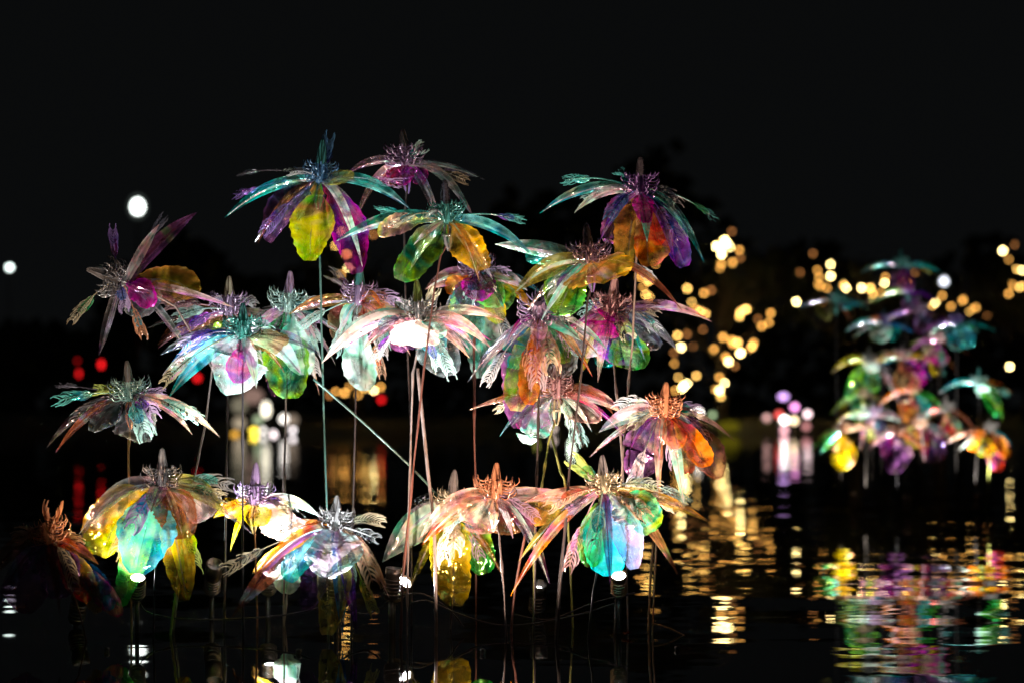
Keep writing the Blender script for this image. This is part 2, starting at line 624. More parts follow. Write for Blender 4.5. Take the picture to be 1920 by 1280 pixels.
def midrib(root, B, C, T, w, face, mat, sgn=1, off=.0012, t0=.0, t1=.97):
    n = 10
    pts, wd, sd = [], [], []
    for i in range(n + 1):
        t = t0 + (t1 - t0) * i / n
        P = bez(B, C, T, t)
        Tn = dbez(B, C, T, t)
        ip = Tn.cross(YAX)
        ip = ip.normalized() if ip.length > .15 else Vector((1, 0, 0))
        if ip.dot(Vector((.3, 0, 1))) < 0: ip = -ip
        W = (ip * face + YAX * (sgn * (1 - face)))
        W = (W - Tn * W.dot(Tn)).normalized()
        Nn = Tn.cross(W).normalized()
        if Nn.y > 0: Nn = -Nn
        pts.append(P + Nn * off)
        wd.append(w * (1 - .75 * i / n))
        sd.append(W)
    b = MB()
    b.ribbon(pts, wd, sd)
    return b.build('midrib', mat, root)


def frond(root, B, C, T, k, face, pal, apal, sgn=1, size=1.0):
    """peacock-feather tendril: thin stalk, comb of curled barbs, oval eye (a sub-part)"""
    b = MB()
    L = (T - B).length
    hl = 44 * k * size                        # feather head length
    t0 = max(.25, 1 - hl / max(L, 1e-4))
    pts = [bez(B, C, T, i / 9) for i in range(10)]
    b.tube(pts, [1.9 * k * (1 - .45 * i / 9) for i in range(10)], 4)
    for side in (-1, 1):
        for j in range(11):
            t = t0 + (1.0 - t0) * (j + .3) / 11
            P = bez(B, C, T, t)
            Tn = dbez(B, C, T, t)
            ip = Tn.cross(YAX)
            ip = ip.normalized() if ip.length > .15 else Vector((1, 0, 0))
            W = (ip * face + YAX * (sgn * (1 - face)))
            W = (W - Tn * W.dot(Tn)).normalized() * side
            Nn = Tn.cross(W).normalized()
            ln = k * size * (9 + 13 * math.sin(math.pi * (j + 1) / 12.5)) * R.uniform(.75, 1.2)
            q, s_, wd = [], [], []
            for i in range(5):
                a = i / 4
                ang = 1.15 - 1.25 * a          # starts sideways, curls forward
                if i == 0:
                    cur = P.copy()
                else:
                    cur = cur + (W * math.sin(ang) + Tn * math.cos(ang)) * (ln / 4) + Nn * (R.uniform(-.12, .12) * ln)
                q.append(cur.copy())
                s_.append((Tn * math.sin(ang) - W * math.cos(ang)).normalized())
                wd.append(k * size * (2.0 - .7 * a))
            b.ribbon(q, wd, s_)
    fr = b.build('frond', ACR.get(apal, ACR['white']), root)
    Be, Te = bez(B, C, T, t0 - .02), bez(B, C, T, min(1, t0 + (1 - t0) * .7))
    sheet('eye', fr, Be, (Be + Te) * .5, Te, 13 * k * size, face, .15, FILM[pal], 'r', sgn)
    return fr


# ------------------------------------------------------------------ one flower
GROUP = 'film flowers standing in the water'


def flower(x, y, D, label, petals, stem, cone='gray', crown='gray', calyx='gray', rod='dark', tilt=0.0, lean=0.0,
           cs=1.0, cat='flower', group=GROUP, cone_on=True, auto=3, seed=None, autopal=('smoke', 'clear', 'pearl'), apal=('white', 'lilac', 'mint', 'cream'), fpal=('clear', 'pearl', 'violet', 'teal', 'smoke'), name='film_flower', hairs=7, nfr=2, dense=True):
    """stem: pixel points from the calyx down to the water"""
    R.seed(zlib.crc32(label.encode()))
    k = D / FPX
    c = at(x, y, D)
    wl = waterline(D)
    bx = stem[-1][0]
    base = at(bx, wl, D)
    base.z = 0
    root = empty(name, base, label, cat, group)
    s = k * cs
    tilt += R.uniform(-.10, .10)
    lean += R.uniform(-.05, .18)
    hl_ = R.uniform(.8, 1.2)
    cl_ = R.uniform(.9, 1.12)
    ax = Vector((math.sin(tilt), -math.sin(lean), math.cos(tilt))).normalized()
    # stem
    pts = [c - ax * 40 * s]
    for (px, py) in stem[:-1]:
        pts.append(at(px, py, D))
    pts.append(Vector((base.x, base.y, -.06)))
    dense = []
    for i in range(len(pts) - 1):
        for q in range(5):
            f = q / 5
            p = pts[i].lerp(pts[i + 1], f)
            dense.append(p + Vector((R.uniform(-.6, .6), R.uniform(-.6, .6), 0)) * s * .6)
    dense.append(pts[-1])
    b = MB()
    b.tube(dense, [1.95 * s * (R.uniform(.85, 1.15) if R.random() > .07 else 1.8) for _ in dense], 6)
    b.build('stem', ROD[rod], root)
    # calyx below the petals, fluted
    b = MB()
    b.lathe([(5 * s, -4 * s), (9 * s, -10 * s), (10.5 * s, -22 * s), (11.5 * s, -30 * s), (9.5 * s, -40 * s), (6 * s, -49 * s), (3.2 * s, -56 * s)], c, ax, 16, .22)
    cx = b.build('calyx', ACR[calyx], root, smooth=False)
    b = MB()
    b.lathe([(10.8 * s, -23.5 * s), (12 * s, -24 * s), (12 * s, -27 * s), (11.2 * s, -27.5 * s)], c, ax, 16)
    b.build('collar', ACR[calyx], cx)
    # fluted core and pointed cone
    b = MB()
    b.lathe([(8 * s, -4 * s), (12 * s, 3 * s), (11 * s, 22 * s), (9.5 * s, 38 * s)], c, ax, 14, .35)
    b.build('core', ACR[crown], root, smooth=False)
    if cone_on:
        b = MB()
        b.lathe([(11 * s, 33 * s), (9.6 * s, 42 * s), (7.4 * s, 54 * s * cl_), (5.4 * s, 64 * s * cl_), (3.4 * s, 69.5 * s * cl_), (1.2 * s, 71 * s * cl_)], c, ax, 16, .12)
        b.build('cone', ACR[cone], root, smooth=False)
    # crown blades
    a1 = ax.orthogonal().normalized()
    a2 = ax.cross(a1)
    nb = R.choice((8, 9, 10))
    for i in range(nb):
        q = 2 * math.pi * (i + .3) / nb
        rd = a1 * math.cos(q) + a2 * math.sin(q)
        tg = ax.cross(rd)
        b = MB()
        sp = [c + ax * (z * s) + rd * (r * s) for r, z in ((12, 2), (14, 12), (13, 24), (10, 36))]
        b.ribbon(sp, [3.5 * s, 4 * s, 3.5 * s, 2.5 * s], [rd] * 4)
        for h in range(hairs):
            z = 2 + 33 * h / (hairs - 1)
            ln = (24 + 8 * math.sin(math.pi * (h + 1) / (hairs + 1))) * R.uniform(.75, 1.2) * s * hl_
            p = c + ax * (z * s) + rd * (14 * s)
            hp = [p]
            tw = R.uniform(-.8, .8)
            for g in range(1, 6):
                an = -.45 + 2.2 * (g / 5) ** 2.2        # outward, then curling up and in
                p = p + (rd * math.cos(an) + ax * math.sin(an) + tg * tw * .5) * (ln / 5)
                hp.append(p)
            b.tube(hp, [1.35 * s] * 5 + [.9 * s], 3)
        b.build('crown_blade', ACR[crown], root)
    # petals
    spec = list(petals)
    for _ in range(auto):
        an = R.uniform(-1, 1)
        kd = R.choice('sssf')
        dx = math.copysign(R.uniform(60, 165), an) * cs
        dy = R.uniform(25, 120) * cs if kd != 'f' else R.uniform(-10, 60) * cs
        spec.append((kd, dx, dy, R.uniform(40, 120) * cs, R.uniform(18, 30) * cs, R.uniform(15, 45) * cs, R.uniform(.4, .8), R.choice(autopal)))
    if 500 < y < 800 and D < 8 and auto > 0 and dense:
        for _ in range(3):
            an = R.uniform(-1, 1)
            spec.append(('s', math.copysign(R.uniform(45, 150), an), R.uniform(10, 105), R.uniform(-50, 60), R.uniform(12, 20), R.uniform(20, 50), R.uniform(.5, .9), R.choice(('pink', 'peach', 'pearl', 'mint', 'magenta', 'teal', 'orange'))))
        spec.append(('p', R.uniform(-60, 60), R.uniform(70, 120), R.uniform(-20, 40), R.uniform(46, 66), 14, .9, R.choice(('pink', 'green', 'teal', 'orange', 'magenta', 'mint'))))
    if auto > 0:
        for _ in range(nfr + (1 if 500 < y < 800 and D < 8 else 0)):
            an = R.uniform(0, 2 * math.pi)
            spec.append(('f', math.cos(an) * R.uniform(50, 120) * cs, (math.sin(an) * 60 + 35) * cs, R.uniform(-60, 20) * cs, R.uniform(20, 34) * cs, R.uniform(0, 30) * cs, R.uniform(.5, .95), R.choice(fpal)))
    for p in spec:
        kd, dx, dy, dd, wd, arch, face, pal = p[:8]
        T = c + Vector((dx * k, dd * k, -dy * k))
        dirv = (T - c)
        dirv.z *= .3
        dirv = dirv.normalized() if dirv.length > 1e-6 else Vector((0, -1, 0))
        B = c + dirv * (9 * s) + ax * (2 * s if kd != 'f' else 8 * s)
        if kd in 'pr':
            out = Vector((dx, dd - 25, 0))
            out = out.normalized() if out.length > 1 else Vector((0, -1, 0))
            C = (B + T) * .5 + out * (arch * k) + UP * (arch * k * .6)
        else:
            C = (B + T) * .5 + UP * (arch * k)
        sg = 1 if dx >= 0 else -1
        if kd == 'f':
            frond(root, B, C, T, s, face, pal, p[8] if len(p) > 8 else R.choice(apal), sg, wd / 22 / cs)
        elif kd == 's':
            o = sheet('strap_petal', root, B, C, T, wd * k, face, .32, FILM[pal], 's', sg)
            midrib(o, B, C, T, wd * k * .2, face, FILM['pearl' if pal not in ('smoke', 'brown', 'plum') else pal], sg)
        else:
            o = sheet('paddle_petal', root, B, C, T, wd * k, face, R.uniform(-.35, .35), FILM[pal], kd, sg)
            midrib(o, B, C, T, 5 * s, face, FILM['clear'], sg, .002)
    return root


# the tall and upper flowers ------------------------------------------------------
flower(600, 340, 7.05, 'tall teal flower with lime green hanging petal, top left of the group', [
    ('s', -176, 70, -20, 32, 42, .55, 'teal'), ('s', 172, 58, -50, 36, 40, .6, 'teal'), ('s', 84, 165, -70, 22, 60, .75, 'pearl'),
    ('s', -118, 116, 10, 20, 45, .6, 'brown'), ('p', -17, 150, -15, 92, 18, .95, 'lime'), ('p', 68, 172, 15, 76, 14, .9, 'magenta'),
    ('p', -100, 112, 30, 62, 12, .85, 'plum'), ('f', 17, -78, 0, 30, 6, .9, 'blue', 'blue'), ('f', -155, -18, 40, 18, 20, .5, 'smoke', 'dark'),
    ('f', -160, 25, 20, 20, 15, .6, 'violet', 'violet'), ('r', 66, 2, -70, 42, 8, .45, 'olive'), ('f', 142, 2, 30, 26, 10, .6, 'pink', 'lilac'),
    ('f', -100, 92, -20, 30, 10, .9, 'violet', 'violet')],
    [(600, 500), (608, 800), (614, 1000), (616, 1190)], 'teal', 'blue', 'teal', 'teal', auto=2)
flower(760, 308, 7.25, 'highest flower of the group, magenta cup under pale arching petals', [
    ('s', -112, 24, -20, 24, 26, .55, 'pink'), ('s', -100, 118, 20, 22, 60, .6, 'peach'), ('s', 132, 110, -30, 26, 62, .65, 'pearl'),
    ('s', 148, 27, 20, 26, 14, .6, 'smoke'), ('s', 138, 25, 0, 16, 16, .5, 'pearl'), ('p', -4, 42, -20, 64, 4, .8, 'magenta'), ('p', -40, 38, 20, 44, 6, .8, 'red'),
    ('p', 34, 36, 20, 40, 6, .8, 'magenta')],
    [(757, 420), (760, 560), (770, 800), (772, 1180)], 'gray', 'lilac', 'violet', 'dark', auto=1)
flower(838, 415, 6.85, 'green and amber flower with dark cone above the tallest leaning rod', [
    ('s', -204, 40, -40, 40, 38, .55, 'teal'), ('p', -128, 26, -30, 48, 14, .6, 'olive'), ('s', 160, 68, -40, 34, 36, .6, 'teal'),
    ('p', -88, 112, -25, 74, 16, .9, 'green'), ('p', 72, 92, -35, 72, 16, .9, 'amber'), ('s', 62, 118, -60, 22, 40, .7, 'amber'),
    ('f', 140, -2, 10, 22, 18, .7, 'violet', 'teal'), ('f', -128, -28, 20, 18, -6, .5, 'teal', 'teal'), ('s', -60, 50, -70, 16, 10, .6, 'pearl')],
    [(826, 480), (812, 560), (795, 690), (775, 880), (755, 1085), (750, 1200)], 'dark', 'teal', 'gray', 'rust', auto=2)
flower(1106, 492, 6.8, 'flower with an amber disc under its dark purple crown', [
    ('r', 22, 42, -90, 130, 10, .85, 'amber'), ('s', -142, 60, -40, 56, 40, .6, 'olive'), ('s', 172, 92, -20, 30, 55, .5, 'brown'),
    ('s', -92, 112, -70, 18, 22, .75, 'mint'), ('p', -60, 100, 20, 90, 10, .9, 'green'), ('s', -178, -36, 30, 42, 8, .7, 'mint'), ('p', -120, -10, 60, 50, 10, .7, 'teal'),
    ('f', -70, 60, -20, 22, 12, .7, 'violet', 'white')],
    [(1102, 560), (1090, 700), (1068, 880), (1040, 1190)], 'dark', 'lilac', 'violet', 'dark', auto=2)
flower(1200, 362, 7.0, 'teal and violet flower with orange hanging petal, topmost at right', [
    ('s', -188, 40, -20, 30, 48, .55, 'teal'), ('s', -124, 40, -30, 28, 40, .55, 'pearl'), ('s', 118, 132, -30, 30, 66, .65, 'teal'),
    ('f', 142, 46, 20, 22, 28, .5, 'green', 'teal'), ('s', -76, 92, -40, 20, 30, .7, 'violet'), ('s', 62, 132, -50, 20, 44, .75, 'violet'),
    ('p', 14, 140, -30, 82, 8, .95, 'orange'), ('p', -22, 128, 10, 66, 8, .9, 'amber'), ('p', 84, 138, 15, 64, 14, .85, 'violet'),
    ('p', -60, 92, 15, 70, 12, .85, 'plum'), ('p', 8, 60, -45, 44, 6, .9, 'magenta'), ('p', 34, 98, 5, 52, 8, .9, 'red'), ('s', 10, 96, -60, 26, 6, .9, 'mint'),
    ('f', -140, -26, 20, 24, 22, .7, 'teal', 'teal'), ('f', -40, -44, 50, 22, 14, .6, 'teal', 'teal'), ('f', -60, 50, -40, 30, 14, .8, 'blue', 'blue'),
    ('f', 70, 92, -30, 36, 14, .9, 'blue', 'violet')],
    [(1193, 490), (1186, 640), (1175, 760), (1165, 900), (1150, 1185)], 'dark', 'violet', 'magenta', 'pale', auto=1)
flower(232, 528, 7.1, 'toppled flower lying sideways at far left with a magenta and an orange petal', [
    ('s', 140, -128, -20, 40, 20, .8, 'plum'), ('s', 72, -104, -40, 26, 10, .8, 'pearl'), ('s', -42, 140, -30, 24, -10, .85, 'smoke'), ('s', -36, 136, -50, 12, -12, .85, 'pearl'),
    ('s', 132, 158, 10, 22, 40, .6, 'clear'), ('p', 128, 30, 20, 86, 50, .85, 'amber'), ('p', 52, 50, -20, 56, 14, .85, 'magenta'), ('p', 36, 66, 10, 84, 6, .85, 'clear'),
    ('f', -94, 74, -10, 26, 22, .8, 'green', 'cream'), ('f', -20, -98, 0, 24, -8, .8, 'magenta', 'violet'), ('f', 70, -120, 20, 22, 4, .8, 'smoke', 'dark'),
    ('f', 34, 100, 10, 26, 6, .9, 'teal', 'orange'), ('f', 8, 50, -40, 30, 6, .9, 'blue', 'lilac'), ('s', -60, -30, 30, 22, 12, .6, 'smoke'), ('s', 205, 48, 10, 22, 10, .6, 'pink')],
    [(330, 575), (398, 690), (384, 800), (362, 905), (320, 1180)], 'gray', 'gray', 'gray', 'pale', tilt=-1.25, auto=0)
# the middle tier ----------------------------------------------------------------
flower(430, 588, 7.3, 'pink flower with yellowish cone half hidden behind the glowing white one', [
    ('s', -132, 58, -10, 56, 30, .7, 'brown'), ('s', -128, 66, -40, 16, 24, .6, 'pink'), ('f', -118, -14, -20, 34, 14, .7, 'pink', 'pink'), ('f', -88, 34, -30, 32, 14, .7, 'violet', 'violet'),
    ('s', 120, 40, 30, 24, 30, .6, 'pearl'), ('p', -64, 40, 40, 44, 8, .8, 'pink'), ('f', 44, -18, -10, 26, 16, .8, 'pearl', 'white'), ('f', -150, -30, 10, 24, 6, .6, 'pink', 'lilac')],
    [(428, 690), (424, 900), (420, 1160)], 'cream', 'lilac', 'cream', 'dark', auto=1)
flower(455, 632, 6.8, 'glowing white and mint flower with dark teal cone left of centre', [
    ('s', -150, 34, -30, 40, 24, .55, 'smoke'), ('s', -128, 46, -30, 32, 34, .55, 'blue'), ('s', 148, 34, -40, 34, 30, .55, 'smoke'), ('r', 84, 18, -60, 50, 10, .6, 'amber'),
    ('s', -132, 112, -40, 44, 44, .7, 'teal'), ('p', -22, 108, 10, 116, 20, .95, 'frost'), ('s', 30, 96, -40, 30, 20, .8, 'pearl'), ('s', 112, 70, -20, 52, 34, .75, 'pearl'),
    ('f', -138, 84, -60, 30, 26, .8, 'pearl', 'cream'), ('f', -110, 20, -40, 32, 26, .7, 'violet', 'lilac'), ('f', -60, 0, -10, 26, 14, .7, 'teal', 'mint'), ('s', -140, 18, 0, 24, 24, .5, 'pearl')],
    [(455, 720), (455, 900), (456, 1190)], 'teal', 'teal', 'teal', 'dark', auto=1, dense=False, nfr=0)
flower(540, 582, 7.25, 'white and mint flower with a long green leaf, right of the glowing white one', [
    ('p', 6, 164, -5, 100, 10, .95, 'green'), ('p', -24, 160, 15, 70, 8, .9, 'plum'), ('p', 34, 120, -20, 84, 14, .9, 'mint'), ('s', -62, 46, -40, 28, 20, .7, 'pink'),
    ('s', 64, 92, -30, 22, 34, .7, 'pearl'), ('f', 62, -10, -10, 26, 14, .8, 'clear', 'white'), ('f', 58, 60, -20, 26, 20, .8, 'clear', 'mint'), ('f', 54, 118, -10, 26, 20, .8, 'clear', 'white'),
    ('s', 58, 158, 10, 16, 44, .7, 'peach'), ('f', -60, 24, 10, 24, 20, .7, 'clear', 'gray')],
    [(536, 745), (533, 900), (532, 1165)], 'lilac', 'mint', 'white', 'pale', auto=1)
flower(672, 568, 7.1, 'lilac flower with amber side petals between the dark rods', [
    ('s', -128, 22, -20, 34, 18, .6, 'amber'), ('s', 78, 16, -20, 40, 14, .65, 'amber'), ('p', 34, 40, -30, 60, 10, .85, 'orange'), ('s', -36, 70, -50, 16, 14, .75, 'mint'),
    ('p', 14, 164, -10, 70, 10, .95, 'mint'), ('s', -32, 56, 10, 40, 10, .8, 'mint'), ('p', -40, 70, 20, 60, 10, .85, 'brown'), ('f', 70, 0, -40, 30, 22, .7, 'pink', 'lilac'),
    ('f', 48, 100, -10, 30, 24, .9, 'clear', 'white'), ('f', 44, 134, -10, 22, 30, .9, 'orange', 'peach'), ('f', -48, -50, 20, 30, 12, .8, 'plum', 'gray'), ('s', 60, 46, -50, 18, 16, .6, 'pink')],
    [(668, 640), (666, 800), (662, 950), (658, 1180)], 'teal', 'lilac', 'gray', 'dark', auto=1)
flower(785, 598, 6.95, 'brightly lit pinkish white flower in the centre of the group', [
    ('s', -178, 84, -50, 42, 58, .6, 'blush'), ('s', -166, 56, -30, 36, 48, .55, 'mint'), ('s', 160, 4, -20, 34, 34, .55, 'peach'), ('s', 136, 56, -40, 36, 44, .65, 'pink'),
    ('r', -12, 52, -70, 92, 10, .9, 'blush'), ('p', -34, 62, -20, 66, 8, .85, 'plum'), ('p', 36, 40, -30, 70, 10, .85, 'mint'), ('s', 96, 74, -30, 26, 26, .75, 'peach'),
    ('p', 56, 106, 10, 96, 10, .9, 'clear'), ('f', 58, 100, -20, 34, 6, .95, 'clear', 'mint'), ('s', 112, 62, 20, 24, 36, .6, 'pink'), ('f', 28, -52, 30, 26, 0, .8, 'clear', 'cream'),
    ('s', -100, 60, -70, 28, 30, .7, 'peach')],
    [(774, 700), (768, 900), (764, 1090), (763, 1190)], 'lime', 'white', 'white', 'pale', auto=2)
flower(893, 516, 7.3, 'flower behind the centre with pink and teal hanging leaves and a yellow heart', [
    ('p', -8, 130, 0, 80, 12, .9, 'teal'), ('p', -24, 118, 20, 70, 12, .9, 'yellow'), ('p', 8, 192, 10, 70, 8, .9, 'mint'), ('r', 44, 92, -30, 44, 8, .9, 'lime'), ('p', 44, 62, -40, 62, 10, .95, 'green'),
    ('p', 8, 52, -60, 78, 12, .9, 'magenta'), ('s', -96, 28, -10, 46, 20, .65, 'pink'), ('p', -40, 40, 0, 74, 10, .9, 'orange'), ('p', -14, 60, -20, 70, 10, .9, 'plum'), ('f', -12, 46, -60, 30, 6, .95, 'teal', 'mint'),
    ('f', 26, 28, -50, 30, 4, .95, 'pearl', 'cream'), ('s', 110, 70, 20, 34, 30, .7, 'amber'), ('s', 96, 30, -10, 40, 16, .6, 'pearl'), ('f', 60, 120, 10, 28, 26, .9, 'clear', 'white')],
    [(889, 640), (889, 800), (892, 930), (893, 1160)], 'gray', 'lilac', 'cream', 'rust', auto=1, cone_on=False)
flower(1012, 598, 7.0, 'flower tipped towards us with orange comb feathers and a big olive leaf', [
    ('s', -110, 96, -20, 26, 30, .75, 'pearl'), ('s', 62, -84, -40, 16, 0, .8, 'mint'), ('s', 78, -22, -40, 20, 4, .7, 'magenta'), ('s', 76, 42, -40, 30, 14, .75, 'mint'), ('s', 98, 108, -20, 20, 34, .7, 'orange'),
    ('p', -44, 172, -10, 66, 16, .85, 'lime'), ('p', -52, 92, 10, 60, 14, .9, 'teal'), ('p', 34, 112, 20, 90, 12, .9, 'clear'), ('f', -16, 90, -60, 40, 6, .95, 'orange', 'orange'), ('f', 20, 84, -60, 48, 6, .95, 'pearl', 'peach'),
    ('f', -6, 120, -50, 44, 8, .95, 'pink', 'pink'), ('p', -34, 204, 30, 96, 10, .85, 'plum'), ('p', -20, 160, -30, 50, 10, .85, 'orange'), ('f', -100, 118, 0, 28, 24, .9, 'clear', 'white'), ('s', -6, 60, -70, 40, 4, .85, 'pink')],
    [(1010, 760), (1006, 920), (1000, 1180)], 'lilac', 'lilac', 'orange', 'dark', lean=1.1, auto=1, cone_on=False)
flower(1146, 588, 7.15, 'hot pink flower under the amber disc with a green scalloped leaf', [
    ('s', 186, 16, -20, 34, 36, .55, 'pink'), ('s', 124, 70, -20, 36, 40, .65, 'smoke'), ('p', 52, 104, -10, 84, 14, .9, 'green'), ('p', 20, 96, 10, 90, 10, .9, 'violet'), ('p', -66, 80, -20, 80, 14, .9, 'pearl'),
    ('r', -14, 44, -60, 70, 8, .9, 'magenta'), ('s', -26, 128, -30, 24, 16, .85, 'pink'), ('p', -14, 100, 20, 64, 8, .9, 'teal'), ('s', -72, 30, -50, 30, 14, .6, 'pink'), ('f', 26, 40, -60, 40, 10, .9, 'pink', 'cream'),
    ('s', -60, 128, 0, 18, 30, .8, 'yellow'), ('p', 96, 60, 40, 60, 10, .8, 'clear')],
    [(1152, 690), (1162, 800), (1172, 930), (1178, 1175)], 'pink', 'pink', 'pink', 'pale', auto=1)
# the low middle tier --------------------------------------------------------------
flower(1044, 742, 7.05, 'flower of flat amber petals with pink cone over a forked lime stem', [
    ('s', -164, 26, -20, 20, 16, .55, 'peach'), ('s', -120, 14, -30, 30, 24, .6, 'amber'), ('s', 122, 32, -10, 44, 26, .6, 'peach'), ('p', 78, 48, -40, 62, 14, .8, 'peach'), ('s', 108, 36, 20, 30, 50, .65, 'brown'),
    ('s', -86, 56, -40, 18, 12, .75, 'smoke'), ('p', -40, 30, 10, 50, 8, .8, 'amber'), ('p', -66, 64, 40, 76, 10, .85, 'magenta'), ('f', -112, 26, 0, 20, 10, .6, 'clear', 'cream')],
    [(1028, 830), (1018, 900), (1002, 1000), (1000, 1185)], 'pink', 'pink', 'cream', 'lime', auto=1)
flower(1245, 778, 6.95, 'orange crowned flower with broad rust brown petals at right end of group', [
    ('s', -124, 32, -40, 44, 26, .7, 'pearl'), ('s', -16, 140, -60, 28, 46, .85, 'peach'), ('s', 36, 172, -30, 30, 40, .85, 'mint'), ('p', 102, 118, -20, 78, 28, .8, 'brown'), ('p', 74, 96, -40, 56, 24, .8, 'orange'),
    ('p', -50, 118, 10, 86, 14, .9, 'plum'), ('s', 96, 128, 20, 22, 52, .7, 'brown'), ('f', -84, -14, -20, 32, 24, .7, 'pearl', 'white'), ('f', 62, -4, 10, 30, 20, .7, 'teal', 'lilac'), ('f', 80, 40, -20, 24, 26, .6, 'violet', 'lilac'),
    ('f', -62, 140, -30, 34, 20, .9, 'pearl', 'white'), ('p', 24, 62, -20, 60, 10, .85, 'orange')],
    [(1240, 850), (1234, 960), (1228, 1080), (1221, 1190)], 'orange', 'orange', 'peach', 'warm', auto=1)
flower(242, 748, 7.05, 'flower alone at left on an orange lit stem with a salmon calyx', [
    ('s', -152, 92, -20, 26, 48, .6, 'smoke'), ('s', -128, 98, -50, 24, 46, .65, 'brown'), ('s', 172, 70, -20, 30, 50, .6, 'peach'), ('s', 124, 66, -40, 24, 40, .6, 'peach'), ('p', 36, 80, -30, 92, 12, .9, 'clear'),
    ('p', -70, 60, 0, 50, 14, .8, 'clear'), ('f', -128, 2, -20, 32, 16, .6, 'teal', 'teal'), ('f', 36, 62, -50, 44, 10, .95, 'teal', 'mint'), ('f', 128, 34, -30, 36, 18, .7, 'teal', 'mint'), ('f', -60, -18, 10, 30, 8, .7, 'lime', 'lime'),
    ('f', 50, 26, -40, 36, 14, .8, 'violet', 'lilac'), ('f', -100, 44, -10, 34, 22, .7, 'violet', 'gray'), ('f', -136, -28, 40, 18, 4, .5, 'smoke', 'dark'), ('f', 60, -14, 20, 22, 6, .6, 'smoke', 'lilac')],
    [(241, 850), (243, 960), (247, 1185)], 'gray', 'mint', 'orange', 'warm', auto=0)
# the lowest tier -----------------------------------------------------------------
flower(305, 912, 6.85, 'grey coned flower with big turquoise bell petal over a white spotlight', [
    ('s', -150, 98, -40, 46, 70, .6, 'smoke'), ('s', -152, 94, -60, 14, 56, .6, 'smoke'), ('s', 118, 52, -20, 56, 34, .65, 'olive'), ('p', -42, 160, -45, 124, 12, .95, 'bell'), ('p', -118, 130, 0, 96, 26, .9, 'yellow'),
    ('p', 42, 96, -10, 92, 16, .9, 'brown'), ('p', 92, 56, -30, 64, 18, .85, 'pearl'), ('s', 44, 84, -60, 16, 14, .75, 'peach'), ('s', -10, 44, -80, 44, 4, .85, 'plum'), ('f', -46, 66, -60, 46, 8, .95, 'blue', 'violet'),
    ('p', 40, 214, 10, 70, 10, .9, 'amber'), ('s', 46, 210, -10, 30, 20, .8, 'yellow'), ('f', 124, -2, 0, 34, 20, .7, 'teal', 'gray'), ('p', -84, 232, 20, 54, 4, .9, 'green'), ('f', 60, 150, 20, 34, 10, .9, 'lime', 'lime'),
    ('p', 4, 130, 50, 90, 10, .9, 'blue'), ('f', -84, 120, -20, 36, 10, .9, 'orange', 'peach')],
    [(296, 1000), (290, 1100), (287, 1200)], 'gray', 'gray', 'violet', 'dark', auto=2)
flower(92, 1016, 6.75, 'rusty brown flower drooping at the bottom left corner', [
    ('s', -112, 84, -40, 42, 60, .75, 'brown'), ('s', -96, 132, -30, 40, 50, .8, 'plum'), ('p', -40, 132, -20, 92, 16, .85, 'plum'), ('p', 22, 104, -10, 90, 10, .85, 'plum'), ('s', 64, 20, -20, 26, 14, .7, 'orange'),
    ('p', 92, 132, 0, 56, 20, .85, 'amber'), ('p', 70, 112, 10, 54, 20, .9, 'red'), ('s', 30, 132, -50, 20, 20, .85, 'brown'), ('f', -44, -12, -20, 34, 14, .8, 'orange', 'peach'), ('f', 4, -44, 0, 44, 4, .9, 'orange', 'orange'),
    ('f', 50, 0, 0, 30, 14, .7, 'peach', 'peach'), ('p', 130, 140, 20, 46, 24, .9, 'magenta'), ('s', 96, 40, -20, 30, 16, .7, 'brown'), ('p', 114, 128, 10, 44, 18, .9, 'blue')],
    [(128, 1090), (150, 1150), (172, 1205)], 'orange', 'orange', 'dark', 'rust', tilt=-.15, auto=1, cone_on=False, autopal=('brown', 'plum'))
flower(478, 944, 7.2, 'small flower with mauve cone and one dazzling white petal, lower left', [
    ('s', 124, 24, -20, 34, 30, .6, 'frost'), ('s', -78, 26, 0, 34, 12, .65, 'amber'), ('p', 66, 66, -30, 76, 16, .85, 'blush'), ('s', -48, 92, 10, 16, 26, .8, 'yellow'), ('r', 6, 40, -40, 56, 6, .8, 'yellow'),
    ('p', -60, 18, 10, 50, 10, .7, 'amber'), ('s', 60, 10, 20, 30, 12, .6, 'pearl')],
    [(478, 1010), (481, 1100), (483, 1180)], 'lilac', 'lilac', 'yellow' if False else 'cream', 'warm', auto=1)
flower(557, 1022, 7.35, 'mostly hidden flower whose pale cone tip peeks over a rust petal', [
    ('s', -90, 60, 10, 30, 20, .6, 'amber'), ('s', 60, 50, 10, 26, 20, .6, 'smoke'), ('p', -20, 90, 0, 60, 8, .85, 'mint')],
    [(540, 1090), (530, 1180)], 'gray', 'gray', 'gray', 'pale', auto=0, cs=.8)
